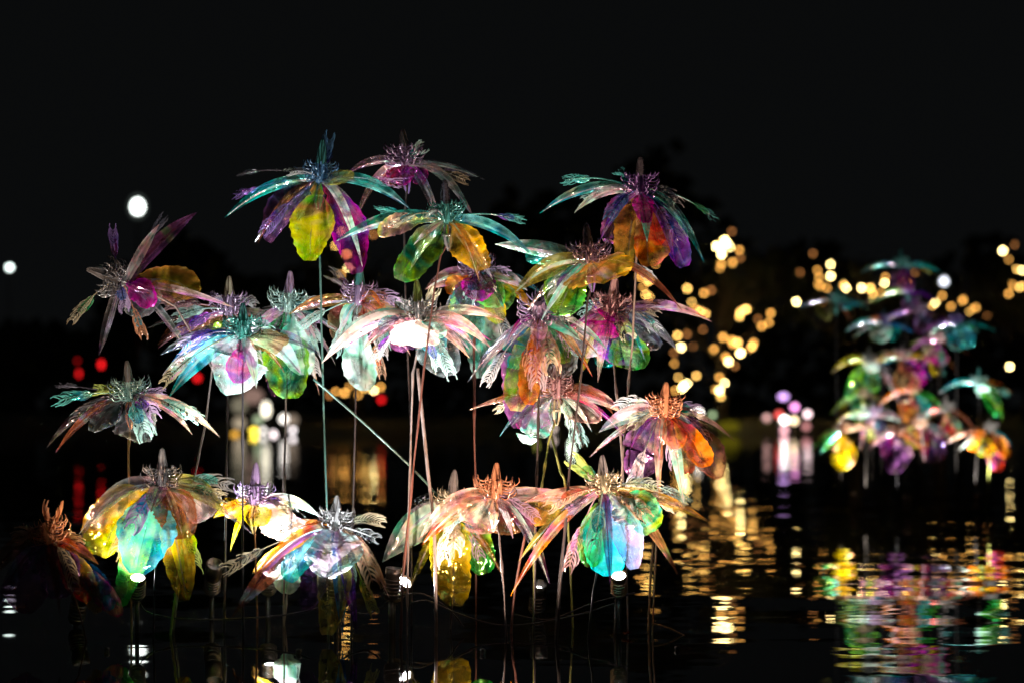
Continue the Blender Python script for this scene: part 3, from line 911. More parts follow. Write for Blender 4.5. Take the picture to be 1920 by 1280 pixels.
flower(628, 992, 6.75, 'flower with pale round shield petal and long rust petal, bottom centre left', [
    ('s', -188, 160, -40, 60, 50, .75, 'brown'), ('s', -140, 80, -60, 40, 40, .7, 'orange'), ('s', -150, 110, -70, 12, 50, .7, 'dark' if False else 'plum'), ('r', -8, 84, -90, 100, 8, .95, 'frost'), ('p', -84, 96, -30, 70, 16, .8, 'teal'),
    ('p', -14, 196, -10, 70, 10, .85, 'olive'), ('s', 16, 196, -30, 34, 14, .85, 'blue'), ('s', 44, 194, -50, 30, 14, .85, 'violet'), ('s', 106, 132, -30, 30, 46, .75, 'peach'), ('f', 74, 96, -50, 40, 44, .9, 'peach', 'peach'),
    ('f', 86, -12, 10, 30, 16, .7, 'clear', 'cream'), ('f', -70, -2, 10, 30, 12, .7, 'orange', 'peach'), ('f', -200, 72, 0, 34, 20, .6, 'clear', 'cream'), ('f', 72, 150, -10, 28, 10, .9, 'lime', 'lime'), ('p', -54, 150, 10, 60, 8, .85, 'plum'),
    ('p', 36, 60, -30, 60, 14, .8, 'brown')],
    [(632, 1080), (640, 1200)], 'gray', 'gray', 'gray', 'dark', auto=1)
flower(846, 956, 7.15, 'flower with hanging yellow bell petal and large white left petal', [
    ('s', -128, 96, -20, 84, 40, .75, 'mint'), ('s', -112, 84, -40, 40, 46, .7, 'pearl'), ('p', 6, 178, -20, 92, 10, .95, 'yellow'), ('s', -78, 150, -20, 26, 20, .8, 'yellow'), ('p', 62, 120, 10, 70, 12, .9, 'green'),
    ('s', 98, 124, -20, 18, 24, .8, 'amber'), ('f', 6, 66, -60, 50, 4, .95, 'pearl', 'cream'), ('f', -10, 90, -50, 40, 4, .95, 'yellow', 'cream'), ('f', -76, 34, 0, 30, 16, .6, 'clear', 'cream')],
    [(848, 1120), (843, 1180)], 'gray', 'cream', 'cream', 'dark', auto=1)
flower(928, 934, 6.9, 'peach flower with bright orange crown and wide flat petals, bottom centre', [
    ('s', -140, 74, -50, 46, 56, .65, 'peach'), ('s', -128, 56, -30, 26, 46, .5, 'smoke'), ('s', -136, 86, -20, 40, 40, .75, 'orange'), ('p', -34, 62, -60, 90, 14, .85, 'peach'), ('s', 176, 6, -10, 44, 14, .5, 'pearl'),
    ('p', 118, 34, -30, 60, 14, .7, 'amber'), ('s', 102, 156, -50, 36, 60, .75, 'plum'), ('s', 100, 154, -60, 12, 62, .75, 'pearl'), ('s', 34, 72, -60, 16, 14, .8, 'pearl'), ('p', 40, 66, 20, 70, 8, .85, 'brown'), ('s', 160, 20, 20, 50, 14, .5, 'peach')],
    [(936, 1000), (944, 1100), (952, 1195)], 'orange', 'orange', 'peach', 'dark', auto=1)
flower(1133, 922, 6.8, 'brown coned flower whose green bell glows over a spotlight, bottom right', [
    ('s', 196, 56, -20, 36, 30, .55, 'amber'), ('s', 138, 156, -10, 34, 56, .65, 'brown'), ('p', 14, 156, -20, 100, 10, .95, 'bell'), ('p', -30, 138, -30, 66, 14, .9, 'green'), ('p', 52, 142, -40, 66, 14, .9, 'amethyst'), ('p', 20, 150, 20, 104, 10, .9, 'mint'),
    ('p', 86, 74, -40, 84, 16, .85, 'green'), ('s', 8, 168, -80, 26, 16, .75, 'plum'), ('s', -176, 194, -10, 28, 60, .7, 'orange'), ('s', -160, 130, 20, 30, 40, .6, 'olive'), ('f', -66, 140, -10, 34, 30, .85, 'pink', 'pink'),
    ('f', -100, 24, -30, 34, 14, .7, 'orange', 'peach'), ('f', 70, 38, -60, 40, 14, .8, 'brown', 'peach'), ('s', -150, 20, 10, 36, 10, .5, 'peach'), ('f', 100, -10, 10, 30, 14, .7, 'clear', 'cream'), ('f', -52, -52, 20, 40, 4, .9, 'green', 'lime'),
    ('f', -20, 96, -60, 40, 6, .95, 'teal', 'mint'), ('f', 128, 30, -20, 24, 24, .7, 'clear', 'cream'), ('p', 60, 60, -60, 70, 10, .85, 'pearl')],
    [(1128, 1020), (1112, 1110), (1098, 1195)], 'gray', 'cream', 'violet', 'dark', auto=1)

# ------------------------------------------------------------------ the second cluster, farther off
FAR = 'film flowers of the farther cluster'
D2 = 16.0


def far(x, y, label, petals, bx, **kw):
    wl = waterline(D2 + kw.get('dz', 0))
    d = D2 + kw.pop('dz', 0)
    kw.setdefault('rod', 'black')
    return flower(x, y, d, label, petals, [(x, y + 60), (bx, wl + 5)], cs=.44, group=FAR, auto=kw.pop('auto', 1), nfr=1, hairs=5, autopal=('teal', 'olive', 'orange', 'smoke', 'green', 'yellow'), apal=('teal', 'dark', 'orange', 'lime'), fpal=('green', 'teal', 'amber', 'smoke', 'red'), **kw)


far(1700, 548, 'dim green and violet flower just under the topmost one of the far cluster', [('s', -60, 18, 0, 14, 14, .6, 'green'), ('s', 58, 20, 0, 14, 14, .6, 'violet'), ('p', 4, 40, 0, 36, 4, .9, 'plum')], 1702, cone='teal', crown='violet', calyx='teal', dz=.5)
far(1760, 640, 'dusky rose flower between the teal petal and the yellow lit one of the far cluster', [('s', -56, 22, 0, 16, 14, .6, 'plum'), ('s', 60, 28, 0, 16, 14, .6, 'brown'), ('p', 4, 44, 0, 44, 4, .9, 'magenta')], 1762, cone='gray', crown='pink', calyx='magenta', dz=.3)
far(1710, 736, 'dull orange flower in the thick of the far cluster', [('s', -64, 26, 0, 18, 16, .6, 'orange'), ('s', 60, 34, 0, 18, 14, .6, 'green'), ('p', -10, 54, 0, 44, 4, .9, 'orange'), ('p', 24, 50, 0, 40, 4, .9, 'teal')], 1712, cone='orange', crown='peach', calyx='orange', dz=.2)
far(1772, 770, 'dark red and green flower low at right of the far cluster', [('s', -60, 30, 0, 18, 16, .6, 'red'), ('s', 56, 38, 0, 18, 14, .6, 'brown'), ('p', -6, 60, 0, 44, 4, .9, 'red'), ('p', 20, 54, 0, 40, 4, .9, 'olive')], 1776, cone='gray', crown='gray', calyx='orange', dz=.3)
far(1618, 742, 'dark green flower above the golden petal of the far cluster', [('s', -60, 34, 0, 18, 16, .6, 'green'), ('s', 52, 30, 0, 18, 14, .6, 'olive'), ('p', 0, 58, 0, 44, 4, .9, 'green')], 1620, cone='gray', crown='cream', calyx='lime', dz=.4)
far(1690, 500, 'topmost flower of the far cluster, teal with a magenta calyx', [('s', -76, 12, 0, 14, 18, .6, 'teal'), ('s', 78, 14, 0, 14, 18, .6, 'teal'), ('s', 40, 6, -10, 16, 10, .6, 'teal'), ('p', 12, 44, -10, 34, 4, .9, 'magenta'), ('p', -10, 40, 0, 30, 4, .9, 'plum')], 1692, cone='teal', crown='teal', calyx='magenta')
far(1568, 566, 'leftmost dim teal flower of the far cluster', [('s', -70, 12, 0, 16, 12, .6, 'smoke'), ('s', 64, 16, 0, 16, 12, .6, 'teal'), ('p', 28, 12, -20, 30, 4, .8, 'teal'), ('p', -20, 34, 0, 40, 4, .9, 'olive')], 1570, cone='teal', crown='teal', calyx='teal')
far(1655, 606, 'turquoise flower with an orange edge in the middle of the far cluster', [('s', -70, 16, 0, 20, 16, .6, 'teal'), ('s', 60, 20, 0, 20, 14, .6, 'blue'), ('p', -6, 36, -20, 48, 4, .9, 'mint'), ('s', -30, -4, -20, 16, 6, .6, 'orange'), ('p', 24, 32, 0, 40, 4, .9, 'teal')], 1652, cone='blue', crown='violet', calyx='teal')
far(1794, 606, 'right hand dark flower with a teal petal in the far cluster', [('s', -66, 20, 0, 16, 14, .6, 'plum'), ('s', 74, 16, 0, 16, 14, .6, 'teal'), ('p', -4, 50, -20, 50, 4, .95, 'teal'), ('p', 24, 44, 0, 40, 4, .9, 'teal')], 1792, cone='dark', crown='violet', calyx='teal')
far(1720, 585, 'dim purple flower at the back of the far cluster', [('s', -66, 18, 0, 16, 10, .6, 'violet'), ('s', 66, 24, 0, 16, 10, .6, 'plum'), ('p', 6, 40, 0, 40, 4, .9, 'plum')], 1724, cone='dark', crown='lilac', calyx='violet', dz=.6)
far(1628, 678, 'flower with long pale yellow petals at left of the far cluster', [('s', -70, 22, 0, 20, 22, .65, 'yellow'), ('s', 54, 76, -20, 22, 26, .75, 'pearl'), ('s', 70, -12, -10, 22, 12, .6, 'peach'), ('p', -40, 66, 0, 34, 6, .9, 'green'), ('p', 8, 56, 0, 44, 4, .9, 'green'), ('r', 0, 20, -30, 30, 4, .9, 'pearl')], 1622, cone='white', crown='white', calyx='peach')
far(1690, 672, 'flower with an orange heart petal at the centre of the far cluster', [('p', 4, 60, -20, 60, 4, .95, 'orange'), ('s', -54, 12, 0, 20, 12, .6, 'yellow'), ('s', 40, -4, -20, 22, 6, .7, 'yellow'), ('p', 40, 50, 0, 40, 4, .9, 'magenta'), ('s', 56, 40, 0, 16, 20, .7, 'violet')], 1694, cone='gray', crown='pink', calyx='orange')
far(1746, 664, 'small yellow lit flower at centre right of the far cluster', [('p', 2, 40, -20, 26, 4, .95, 'yellow'), ('s', 50, 40, 0, 14, 20, .6, 'brown'), ('s', -30, 60, 0, 14, 10, .8, 'magenta')], 1746, cone='cream', crown='cream', calyx='lime', dz=.4)
far(1836, 720, 'bright mint flower with a green petal at right of the far cluster', [('s', -76, 18, 0, 18, 22, .6, 'teal'), ('s', 60, 16, 0, 16, 14, .6, 'orange'), ('s', 40, 66, -20, 26, 24, .8, 'green'), ('p', 34, 60, -10, 34, 6, .9, 'green'), ('r', 4, 14, -30, 26, 2, .9, 'mint')], 1824, cone='teal', crown='mint', calyx='mint')
far(1856, 808, 'flower with yellow and red hanging petals at lower right of the far cluster', [('p', 14, 74, -10, 42, 8, .95, 'red'), ('p', -14, 46, -10, 48, 8, .95, 'yellow'), ('p', 26, 50, -20, 34, 8, .9, 'orange'), ('s', -80, 22, 0, 20, 18, .6, 'peach'), ('s', -60, 36, -10, 14, 14, .7, 'pearl'), ('p', -34, 36, 0, 34, 8, .9, 'orange')], 1848, cone='gray', crown='gray', calyx='lime', rod='lime')
far(1578, 808, 'flower with a hanging golden petal at lower left of the far cluster', [('p', 0, 72, -20, 52, 8, .95, 'yellow'), ('p', 14, 66, -10, 36, 6, .9, 'amber'), ('s', -60, 40, 0, 16, 20, .7, 'green'), ('s', 66, 0, -10, 18, 12, .6, 'peach'), ('p', -40, 30, 0, 30, 4, .9, 'green')], 1572, cone='orange', crown='peach', calyx='orange')
far(1636, 778, 'flower with an icy blue petal in the lower far cluster', [('s', -52, 2, -20, 26, 8, .7, 'mint'), ('s', 50, 12, -10, 24, 12, .6, 'pearl'), ('p', 24, 66, 0, 30, 6, .9, 'plum'), ('s', -24, 66, 0, 18, 10, .8, 'pink'), ('p', 4, 50, 10, 40, 4, .9, 'lime')], 1632, cone='gray', crown='lilac', calyx='pink')
far(1680, 812, 'dark violet flower low in the far cluster', [('p', -6, 74, -10, 64, 6, .9, 'plum'), ('s', -50, 30, 0, 16, 14, .7, 'pink'), ('s', 56, 34, 0, 16, 14, .7, 'brown'), ('p', -26, 44, -20, 26, 4, .95, 'magenta')], 1684, cone='gray', crown='peach', calyx='violet', dz=-.4)
far(1726, 800, 'flower with a thin scarlet petal low in the far cluster', [('s', 2, 66, -30, 22, 4, .95, 'red'), ('s', -60, 30, 0, 18, 16, .7, 'brown'), ('s', 60, 30, 0, 18, 16, .7, 'smoke'), ('p', 30, 66, 0, 56, 6, .9, 'plum'), ('p', -10, 40, 0, 40, 4, .9, 'amber')], 1732, cone='gray', crown='peach', calyx='orange')

# ------------------------------------------------------------------ spotlights among the stems
MET = solid('lamp_metal', (.14, .12, .11), .35, .8, .3, 40)
BRASS = solid('lamp_brass', (.35, .26, .16), .35, .9, .3, 40)
LENS = glow('lamp_lens', (.95, .97, 1.0), 45, True)
BLACK = solid('black_rubber', (.02, .02, .02), .45, 0, .3, 40)


def spotlight(x, y, D, label, aim, watts, col=(1, 1, 1), cone=100, s=1.0, metal=MET, group='spotlights standing in the water', sn=2):
    k = D / FPX * s
    p = at(x, y, D)
    a = Vector(aim) - p
    a.normalize()
    root = empty('spotlight', (p.x, p.y, 0), label, 'spotlight', group)
    b = MB()
    b.lathe([(11 * k, -52 * k), (14 * k, -48 * k), (14 * k, -6 * k), (16 * k, -4 * k), (16 * k, sn * k), (13.5 * k, sn * k + .5 * k), (13.5 * k, -3 * k)], p, a, 20)
    h = b.build('housing', metal, root)
    for q in (-14, -21, -28, -35, -42):
        b = MB()
        b.lathe([(14 * k, (q - 1.5) * k), (16.2 * k, (q - 1) * k), (16.2 * k, (q + 1) * k), (14 * k, (q + 1.5) * k)], p, a, 20)
        b.build('fin', metal, h)
    b = MB()
    b.lathe([(13 * k, -3.5 * k), (13 * k, -2 * k), (6 * k, -1.2 * k)], p, a, 20)
    b.build('lens', LENS, root)
    b = MB()
    q = p - a * (50 * k)
    b.tube([q, (q.x, q.y, q.z * .4), (q.x, q.y, -.06)], 4.5 * k, 8)
    b.build('stake', BLACK, root)
    ld = bpy.data.lights.new('beam', 'SPOT')
    ld.energy = watts
    ld.color = col
    ld.spot_size = math.radians(cone)
    ld.spot_blend = .9
    ld.shadow_soft_size = 6 * k
    lo = bpy.data.objects.new('beam', ld)
    COL.objects.link(lo)
    lo.parent = root
    lo.location = p + a * (1.5 * k) - Vector(root.location)
    lo.rotation_euler = a.to_track_quat('-Z', 'Y').to_euler()
    return root


K = 1.3
spotlight(258, 1082, 6.97, 'ribbed spotlight shining up under the turquoise bell petal', at(262, 940, 6.78), 16 * K)
spotlight(738, 1072, 7.0, 'black capped spotlight beside the leaning rods, left of its twin', at(785, 600, 6.90), 150 * K, (1, .88, .80), cone=42, sn=8)
spotlight(759, 1090, 7.1, 'brass ribbed spotlight close to the leaning rods, right of its twin', at(900, 900, 6.80), 34 * K, (1, .93, .85), cone=110, metal=BRASS)
spotlight(1160, 1078, 6.95, 'brass spotlight glowing inside the green bell at bottom right', at(1158, 940, 6.75), 15 * K, (.95, .95, 1), cone=110, metal=BRASS)
spotlight(626, 1082, 7.0, 'spotlight hidden behind the pale round shield petal', at(600, 800, 6.9), 26 * K, (.92, .98, 1), cone=100)
spotlight(400, 1075, 7.45, 'added spotlight aimed up at the back of the glowing white flower', at(434, 700, 6.87), 260 * K, (.74, 1, .93), cone=27, sn=28)  # added lamp, backlights the pale petal to make it glow
spotlight(505, 1078, 7.45, 'added spotlight standing behind the long rust petal at lower left', at(520, 900, 7.10), 110 * K, (1, .95, .88), cone=95, sn=14)  # added lamp, brightens the small white flower from behind
spotlight(1010, 1105, 7.5, 'added spotlight standing back between the rods at centre right', at(1060, 640, 7.05), 150 * K, (1, .93, .86), cone=75, sn=14)  # added lamp, lifts the centre right flowers
spotlight(150, 1120, 7.2, 'added spotlight standing low behind the drooping brown flower', at(225, 700, 7.0), 45 * K, (1, .9, .8), cone=60, sn=14)  # added lamp, lifts the flowers at far left
FG = 'added low spotlights at the front of the group'  # added front fill lamps, casings tiny and black so they hardly show
spotlight(200, 1218, 6.45, 'added low black spotlight at the waterline in front, left', at(250, 640, 7.1), 44 * K, (1, .68, .48), cone=56, sn=14, s=.3, group=FG, metal=BLACK)
spotlight(560, 1221, 6.4, 'added low black spotlight at the waterline in front, left of centre', at(640, 440, 7.1), 95 * K, (.9, .97, 1), cone=66, sn=14, s=.3, group=FG, metal=BLACK)
spotlight(905, 1221, 6.4, 'added low black spotlight at the waterline in front, right of centre', at(930, 760, 7.1), 75 * K, (1, .66, .48), cone=80, sn=14, s=.3, group=FG, metal=BLACK)
spotlight(1270, 1215, 6.5, 'added low black spotlight at the waterline in front, right end', at(1205, 480, 7.0), 130 * K, (1, .68, .5), cone=60, sn=14, s=.3, group=FG, metal=BLACK)
G2 = 'spotlights of the farther cluster'
spotlight(1600, 930, 16.0, 'spotlight at the foot of the far cluster, left side', at(1640, 660, 15.9), 110 * K, (1, .9, .75), s=.44, group=G2, sn=12)
spotlight(1700, 935, 15.6, 'spotlight at the foot of the far cluster, middle', at(1695, 600, 15.95), 95 * K, s=.44, group=G2, sn=12)
spotlight(1835, 930, 15.9, 'spotlight at the foot of the far cluster, right side', at(1840, 720, 15.95), 130 * K, (1, .95, .85), s=.44, group=G2, sn=12)

# ------------------------------------------------------------------ loose rods and cables
def rod(name, pts, D, r, mat, label, cat, group=None, d2=None):
    P = []
    for i, (x, y) in enumerate(pts):
        d = D if d2 is None else D + (d2 - D) * i / (len(pts) - 1)
        P.append(at(x, y, d))
    dense = []
    n = len(P)
    for i in range(n - 1):          # Catmull-Rom
        p0, p1, p2, p3 = P[max(i - 1, 0)], P[i], P[i + 1], P[min(i + 2, n - 1)]
        for q in range(6):
            t = q / 6
            dense.append(.5 * ((2 * p1) + (p2 - p0) * t + (2 * p0 - 5 * p1 + 4 * p2 - p3) * t * t + (3 * p1 - p0 - 3 * p2 + p3) * t ** 3))
    dense.append(P[-1])
    b = MB()
    b.tube(dense, r * D / FPX, 6)
    o = b.build(name, mat, None, True, loc=dense[0])
    return tag(o, label, cat, group)


rod('fallen_rod', [(588, 710), (680, 790), (772, 876), (822, 930)], 7.0, 2.3, ROD['teal'], 'grey green rod fallen slantwise across the upright stems', 'rod', None, 7.2)
rod('bare_rod', [(783, 690), (800, 860), (815, 1010), (818, 1205)], 6.9, 3.2, ROD['pale'], 'bare pale pink rod standing just right of the leaning rods', 'rod')
rod('bare_rod', [(1240, 915), (1222, 1050), (1215, 1200)], 7.1, 2.4, ROD['warm'], 'bare thin rod beneath the rust brown petals at right', 'rod')
rod('bare_rod', [(985, 1000), (965, 1110), (958, 1195)], 7.0, 2.4, ROD['rust'], 'bare reddish rod under the flat amber petals, bottom centre', 'rod')
rod('bare_rod', [(1068, 930), (1050, 1080), (1042, 1195)], 6.95, 3.0, ROD['dark'], 'bare dark rod left of the glowing green bell', 'rod')
rod('bare_rod', [(348, 985), (330, 1110), (318, 1200)], 6.95, 2.6, ROD['lime'], 'bare yellow green rod beside the ribbed white spotlight', 'rod')
rod('bare_rod', [(1034, 815), (1050, 880), (1062, 930), (1075, 1195)], 7.2, 2.2, ROD['lime'], 'right leg of the forked lime stem', 'rod')
rod('bent_twig', [(1222, 1168), (1250, 1175), (1285, 1192)], 6.95, 1.8, ROD['warm'], 'bent twig resting on the water at bottom right', 'twig')
CG = 'power cables sagging between the spotlights'
rod('power_cable', [(262, 1128), (280, 1148), (350, 1160), (470, 1158), (560, 1148), (626, 1130)], 7.0, 1.7, BLACK, 'black cable sagging from the white left spotlight towards the shield petal', 'cable', CG)
rod('power_cable', [(762, 1135), (800, 1125), (860, 1150), (930, 1170), (1000, 1168), (1090, 1150), (1158, 1128)], 7.0, 1.7, BLACK, 'black cable sagging between the brass spotlights', 'cable', CG)
rod('power_cable', [(640, 1138), (690, 1150), (738, 1122), (790, 1112), (840, 1140), (870, 1175)], 7.05, 1.5, BLACK, 'looped black cable under the yellow bell petal', 'cable', CG)
rod('power_cable', [(1160, 1120), (1190, 1110), (1110, 1130), (1030, 1160), (960, 1150)], 7.1, 1.5, BLACK, 'looped black cable under the green bell', 'cable', CG)
LEAF = FILM['olive']
for (x, d, lb) in ((1036, 7.0, 'small orange scrap of film on the water left of the green bell'), (1148, 7.05, 'yellow green scrap of film on the water below the green bell'), (1175, 6.9, 'pale scrap of film on the water just right of the green bell')):
    c = at(x, waterline(d), d)
    V = [Vector((c.x + .013 * math.cos(a) * R.uniform(.6, 1.5), c.y + .02 * math.sin(a), .004 + .012 * R.random())) for a in [i * math.pi / 4 for i in range(8)]]
    V.append(Vector((c.x, c.y, .006)))
    tag(mesh('film_scrap', V, [(i, (i + 1) % 8, 8) for i in range(8)], FILM['yellow'] if 'green' in lb[:12] else FILM['orange'], None, True, None, c), lb, 'scrap')

# ------------------------------------------------------------------ far bank: trees, fairy lights, lamps
BARK = solid('tree_bark', (.06, .05, .04), .9, 0, .4, 6)
LEAFM = solid('tree_leaf', (.04, .055, .025), .7, 0, .5, 1.5)
TREES = 'dark trees on the far bank'


def tree(px, ptop, D, label, seed, leaves=1400, spread=1.0):
    r = random.Random(seed)
    base = at(px, HORIZON, D)
    base.z = .5
    H = (HORIZON - ptop) * D / FPX + CAMH
    root = empty('tree', base, label, 'tree', TREES)
    b = MB()
    th = H * .35
    b.tube([base + Vector((0, 0, -.3)), base + Vector((.1, 0, th * .5)), base + Vector((0, .1, th)), base + Vector((.15, 0, H * .75))], [.24, .2, .16, .05], 8)
    tips = []
    for i in range(11):
        a = r.uniform(0, 6.28)
        z0 = th * r.uniform(.75, 1.5)
        L = H * r.uniform(.22, .36) * spread
        p0 = base + Vector((0, 0, z0))
        p1 = p0 + Vector((math.cos(a) * L * .5, math.sin(a) * L * .5, L * .45))
        p2 = p0 + Vector((math.cos(a) * L, math.sin(a) * L, L * r.uniform(.5, .95)))
        b.tube([p0, p1, p2], [.09, .06, .02], 5)
        tips += [p1, p2, (p1 + p2) / 2]
        for _ in range(2):
            p3 = p1 + Vector((r.uniform(-1, 1), r.uniform(-1, 1), r.uniform(.3, 1))) * L * .4
            b.tube([p1, p3], [.04, .012], 4)
            tips.append(p3)
    tips.append(base + Vector((0, 0, H * .8)))
    b.build('trunk', BARK, root)
    V, F = [], []
    for i in range(leaves):
        c = r.choice(tips) + Vector((r.gauss(0, 1), r.gauss(0, 1), r.gauss(0, .8))) * H * .075
        if c.z > base.z + H: continue
        u = Vector((r.gauss(0, 1), r.gauss(0, 1), r.gauss(0, 1))).normalized()
        v = u.orthogonal().normalized()
        s = r.uniform(.05, .11)
        n = len(V)
        V += [c - u * s, c + v * s * .5, c + u * s, c - v * s * .5]
        F.append((n, n + 1, n + 2, n + 3))
    o = mesh('crown', V, F, LEAFM, root, False)
    o['kind'] = 'stuff'
    return root


TD = 90.0
tree(1350, 400, TD, 'dark tree hung with scattered warm lights right of the flower group', 1, 1500, 1.1)
tree(1600, 430, TD + 3, 'dark tree with a row of warm lights behind the far cluster', 2)
tree(1760, 470, TD + 6, 'dark tree behind the right half of the far cluster', 3)
tree(1925, 420, TD, 'dark tree cut by the right edge of the photo', 4)
tree(665, 400, TD, 'dark tree whose lights show between the tall rods', 5)

V, F = [], []
rw = random.Random(11)
for i in range(9000):
    x = rw.uniform(-75, 75)
    top = 6.5 + 2.6 * math.sin(x * .11 + 1) + 1.8 * math.sin(x * .31) + 1.2 * math.sin(x * .83 + 2)
    h = top * (1 - rw.random() ** 1.6)
    c = Vector((x, rw.uniform(106, 122), .6 + h + rw.uniform(-.4, .8)))
    u = Vector((rw.gauss(0, 1), rw.gauss(0, .4), rw.gauss(0, 1))).normalized()
    v = u.cross(Vector((rw.gauss(0, .4), 1, rw.gauss(0, .4)))).normalized()
    s_ = rw.uniform(.25, .7)
    n = len(V)
    V += [c - u * s_, c + v * s_ * .7, c + u * s_, c - v * s_ * .7]
    F.append((n, n + 1, n + 2, n + 3))
tag(mesh('far_wood', V, F, LEAFM, None, False), 'dark mass of leafy wood closing the far bank', 'wood', None, 'stuff')

WB = {4: glow('bulb_bright', (1, .74, .28), 38), 3: glow('bulb_warm', (1, .56, .13), 13), 2: glow('bulb_amber', (1, .46, .09), 7.5), 1: glow('bulb_dim', (1, .38, .10), 2.6)}
BULB = {}


def fairy(name, label, D, bulbs, group='fairy lights on the trees'):
    cx = sum(b[0] for b in bulbs) / len(bulbs)
    top = min(b[1] for b in bulbs)
    o = at(cx, top, D)
    root = empty(name, o, label, 'fairy lights', group)
    P = []
    for (x, y, lv) in bulbs:
        d = D + R.uniform(-1.2, 1.2)
        p = at(x, y, d)
        P.append(p)
        if lv not in BULB:
            b = MB()
            b.ball((0, 0, 0), .055, 10, 8)
            me = bpy.data.meshes.new('bulb')
            me.from_pydata([tuple(v) for v in b.v], [], b.f)
            me.materials.append(WB[lv])
            BULB[lv] = me
        bo = bpy.data.objects.new('bulb', BULB[lv])
        COL.objects.link(bo)
        bo.parent = root
        bo.location = p - o
        bo.scale = [R.uniform(.7, 1.25)] * 3
    P.sort(key=lambda p: (round(p.x / 1.2), p.z))
    b = MB()
    pts = []
    for i in range(len(P) - 1):
        pts.append(P[i] + Vector((0, 0, .07)))
        pts.append((P[i] + P[i + 1]) / 2 + Vector((0, .1, -.08)))
    pts.append(P[-1] + Vector((0, 0, .07)))
    b.tube(pts, .008, 4)
    b.build('wire', BLACK, root)
    return root


def z6(l): return [(1180 + x / 3.047, 400 + y / 3.047, v) for x, y, v in l]
def z4(l): return [(1460 + x / 2.724, 430 + y / 2.724, v) for x, y, v in l]


fairy('fairy_lights', 'tight bright knot of warm bulbs at the top of the tree right of the group', TD - 2, z6([(545, 155, 4), (500, 190, 4), (540, 190, 4), (575, 195, 4), (527, 235, 4), (585, 105, 1), (628, 210, 2), (632, 255, 1), (590, 282, 2), (525, 290, 2), (518, 315, 2), (515, 180, 3), (560, 175, 4)]))
fairy('fairy_lights', 'warm bulbs in a slanting row beside the violet flower', TD - 2, z6([(332, 430, 3), (427, 457, 2), (357, 508, 3), (380, 550, 2), (405, 560, 3), (435, 575, 3), (468, 440, 1), (110, 385, 3), (80, 420, 2), (95, 465, 3), (115, 480, 3), (150, 290, 2), (60, 360, 2)]))
fairy('fairy_lights', 'warm bulbs scattered through the right half of the lit tree', TD - 2, z6([(635, 565, 3), (630, 590, 3), (660, 550, 3), (672, 548, 3), (808, 570, 2), (797, 625, 2), (757, 645, 2), (735, 605, 1), (535, 708, 2), (585, 725, 2), (618, 737, 3), (592, 745, 2), (483, 775, 2), (635, 797, 4), (550, 820, 2), (568, 845, 4), (603, 870, 1), (710, 740, 2), (702, 760, 3), (690, 770, 2)]))
fairy('fairy_lights', 'warm bulbs on the lowest boughs just above the orange crown', TD - 2, z6([(275, 697, 3), (295, 765, 4), (255, 795, 1), (257, 855, 2), (420, 665, 1), (330, 690, 1), (365, 760, 1), (280, 935, 3), (383, 926, 3), (330, 970, 4), (300, 1000, 4), (262, 1010, 2), (515, 935, 2), (545, 967, 4), (513, 1012, 4), (523, 1045, 3), (490, 1005, 2), (310, 985, 4)]))
fairy('fairy_lights', 'warm bulbs in a cluster at the left top of the far flower cluster', TD + 1, z4([(197, 210, 2), (208, 245, 2), (212, 290, 2), (265, 180, 4), (265, 240, 4), (245, 300, 2), (110, 220, 1), (175, 125, 1), (90, 370, 4), (225, 370, 2), (200, 280, 2)]))
fairy('fairy_lights', 'warm bulbs in a level row behind the top of the far cluster', TD + 1, z4([(333, 285, 3), (345, 300, 4), (425, 300, 4), (468, 300, 3), (480, 330, 3), (541, 275, 4), (545, 245, 2), (520, 325, 2), (632, 278, 2), (650, 270, 3), (697, 222, 1)]))
fairy('fairy_lights', 'warm bulbs trailing down at the right top of the far cluster', TD + 3, z4([(800, 375, 4), (785, 390, 3), (835, 340, 2), (880, 395, 2), (945, 360, 2), (935, 370, 2), (975, 420, 3), (1008, 400, 2), (985, 410, 2), (1065, 440, 1), (1180, 700, 4)]))
fairy('fairy_lights', 'warm bulbs at the right edge of the photo', TD - 1, z4([(1145, 110, 4), (1205, 80, 1), (1175, 155, 2), (1215, 205, 3), (1243, 210, 4), (1190, 280, 2), (1230, 300, 3), (1240, 290, 3), (1175, 330, 2), (1200, 290, 2)]))
fairy('fairy_lights', 'warm bulbs seen through the magenta petal and beside it', TD - 1, [(641, 434, 3), (650, 477, 3), (629, 461, 3), (653, 503, 4), (640, 515, 2), (648, 410, 2), (700, 440, 1)])
fairy('fairy_lights', 'warm bulbs low down between the two dark rods', TD - 1, [(701, 731, 4), (714, 725, 2), (690, 720, 3), (684, 727, 3), (646, 736, 2), (630, 733, 2), (655, 725, 2), (618, 740, 1), (672, 740, 2)])


def halo_mat():  # glow around a street lamp, painted as a faint emissive shell
    m, nt, out = new_mat('lamp_halo')
    t = N(nt, 'ShaderNodeBsdfTransparent')
    e = N(nt, 'ShaderNodeEmission')
    e.inputs[0].default_value = (.75, .95, .85, 1)
    e.inputs[1].default_value = .5
    lw = N(nt, 'ShaderNodeLayerWeight', i_Blend=.5)
    x = N(nt, 'ShaderNodeMixShader')
    nt.links.new(mth(nt, 'MULTIPLY', mth(nt, 'POWER', mth(nt, 'SUBTRACT', 1.0, lw.outputs['Facing']), 2.0), .16), x.inputs[0])
    nt.links.new(t.outputs[0], x.inputs[1])
    nt.links.new(e.outputs[0], x.inputs[2])
    nt.links.new(x.outputs[0], out.inputs[0])
    m.cycles.emission_sampling = 'NONE'
    return m


HALO = halo_mat()


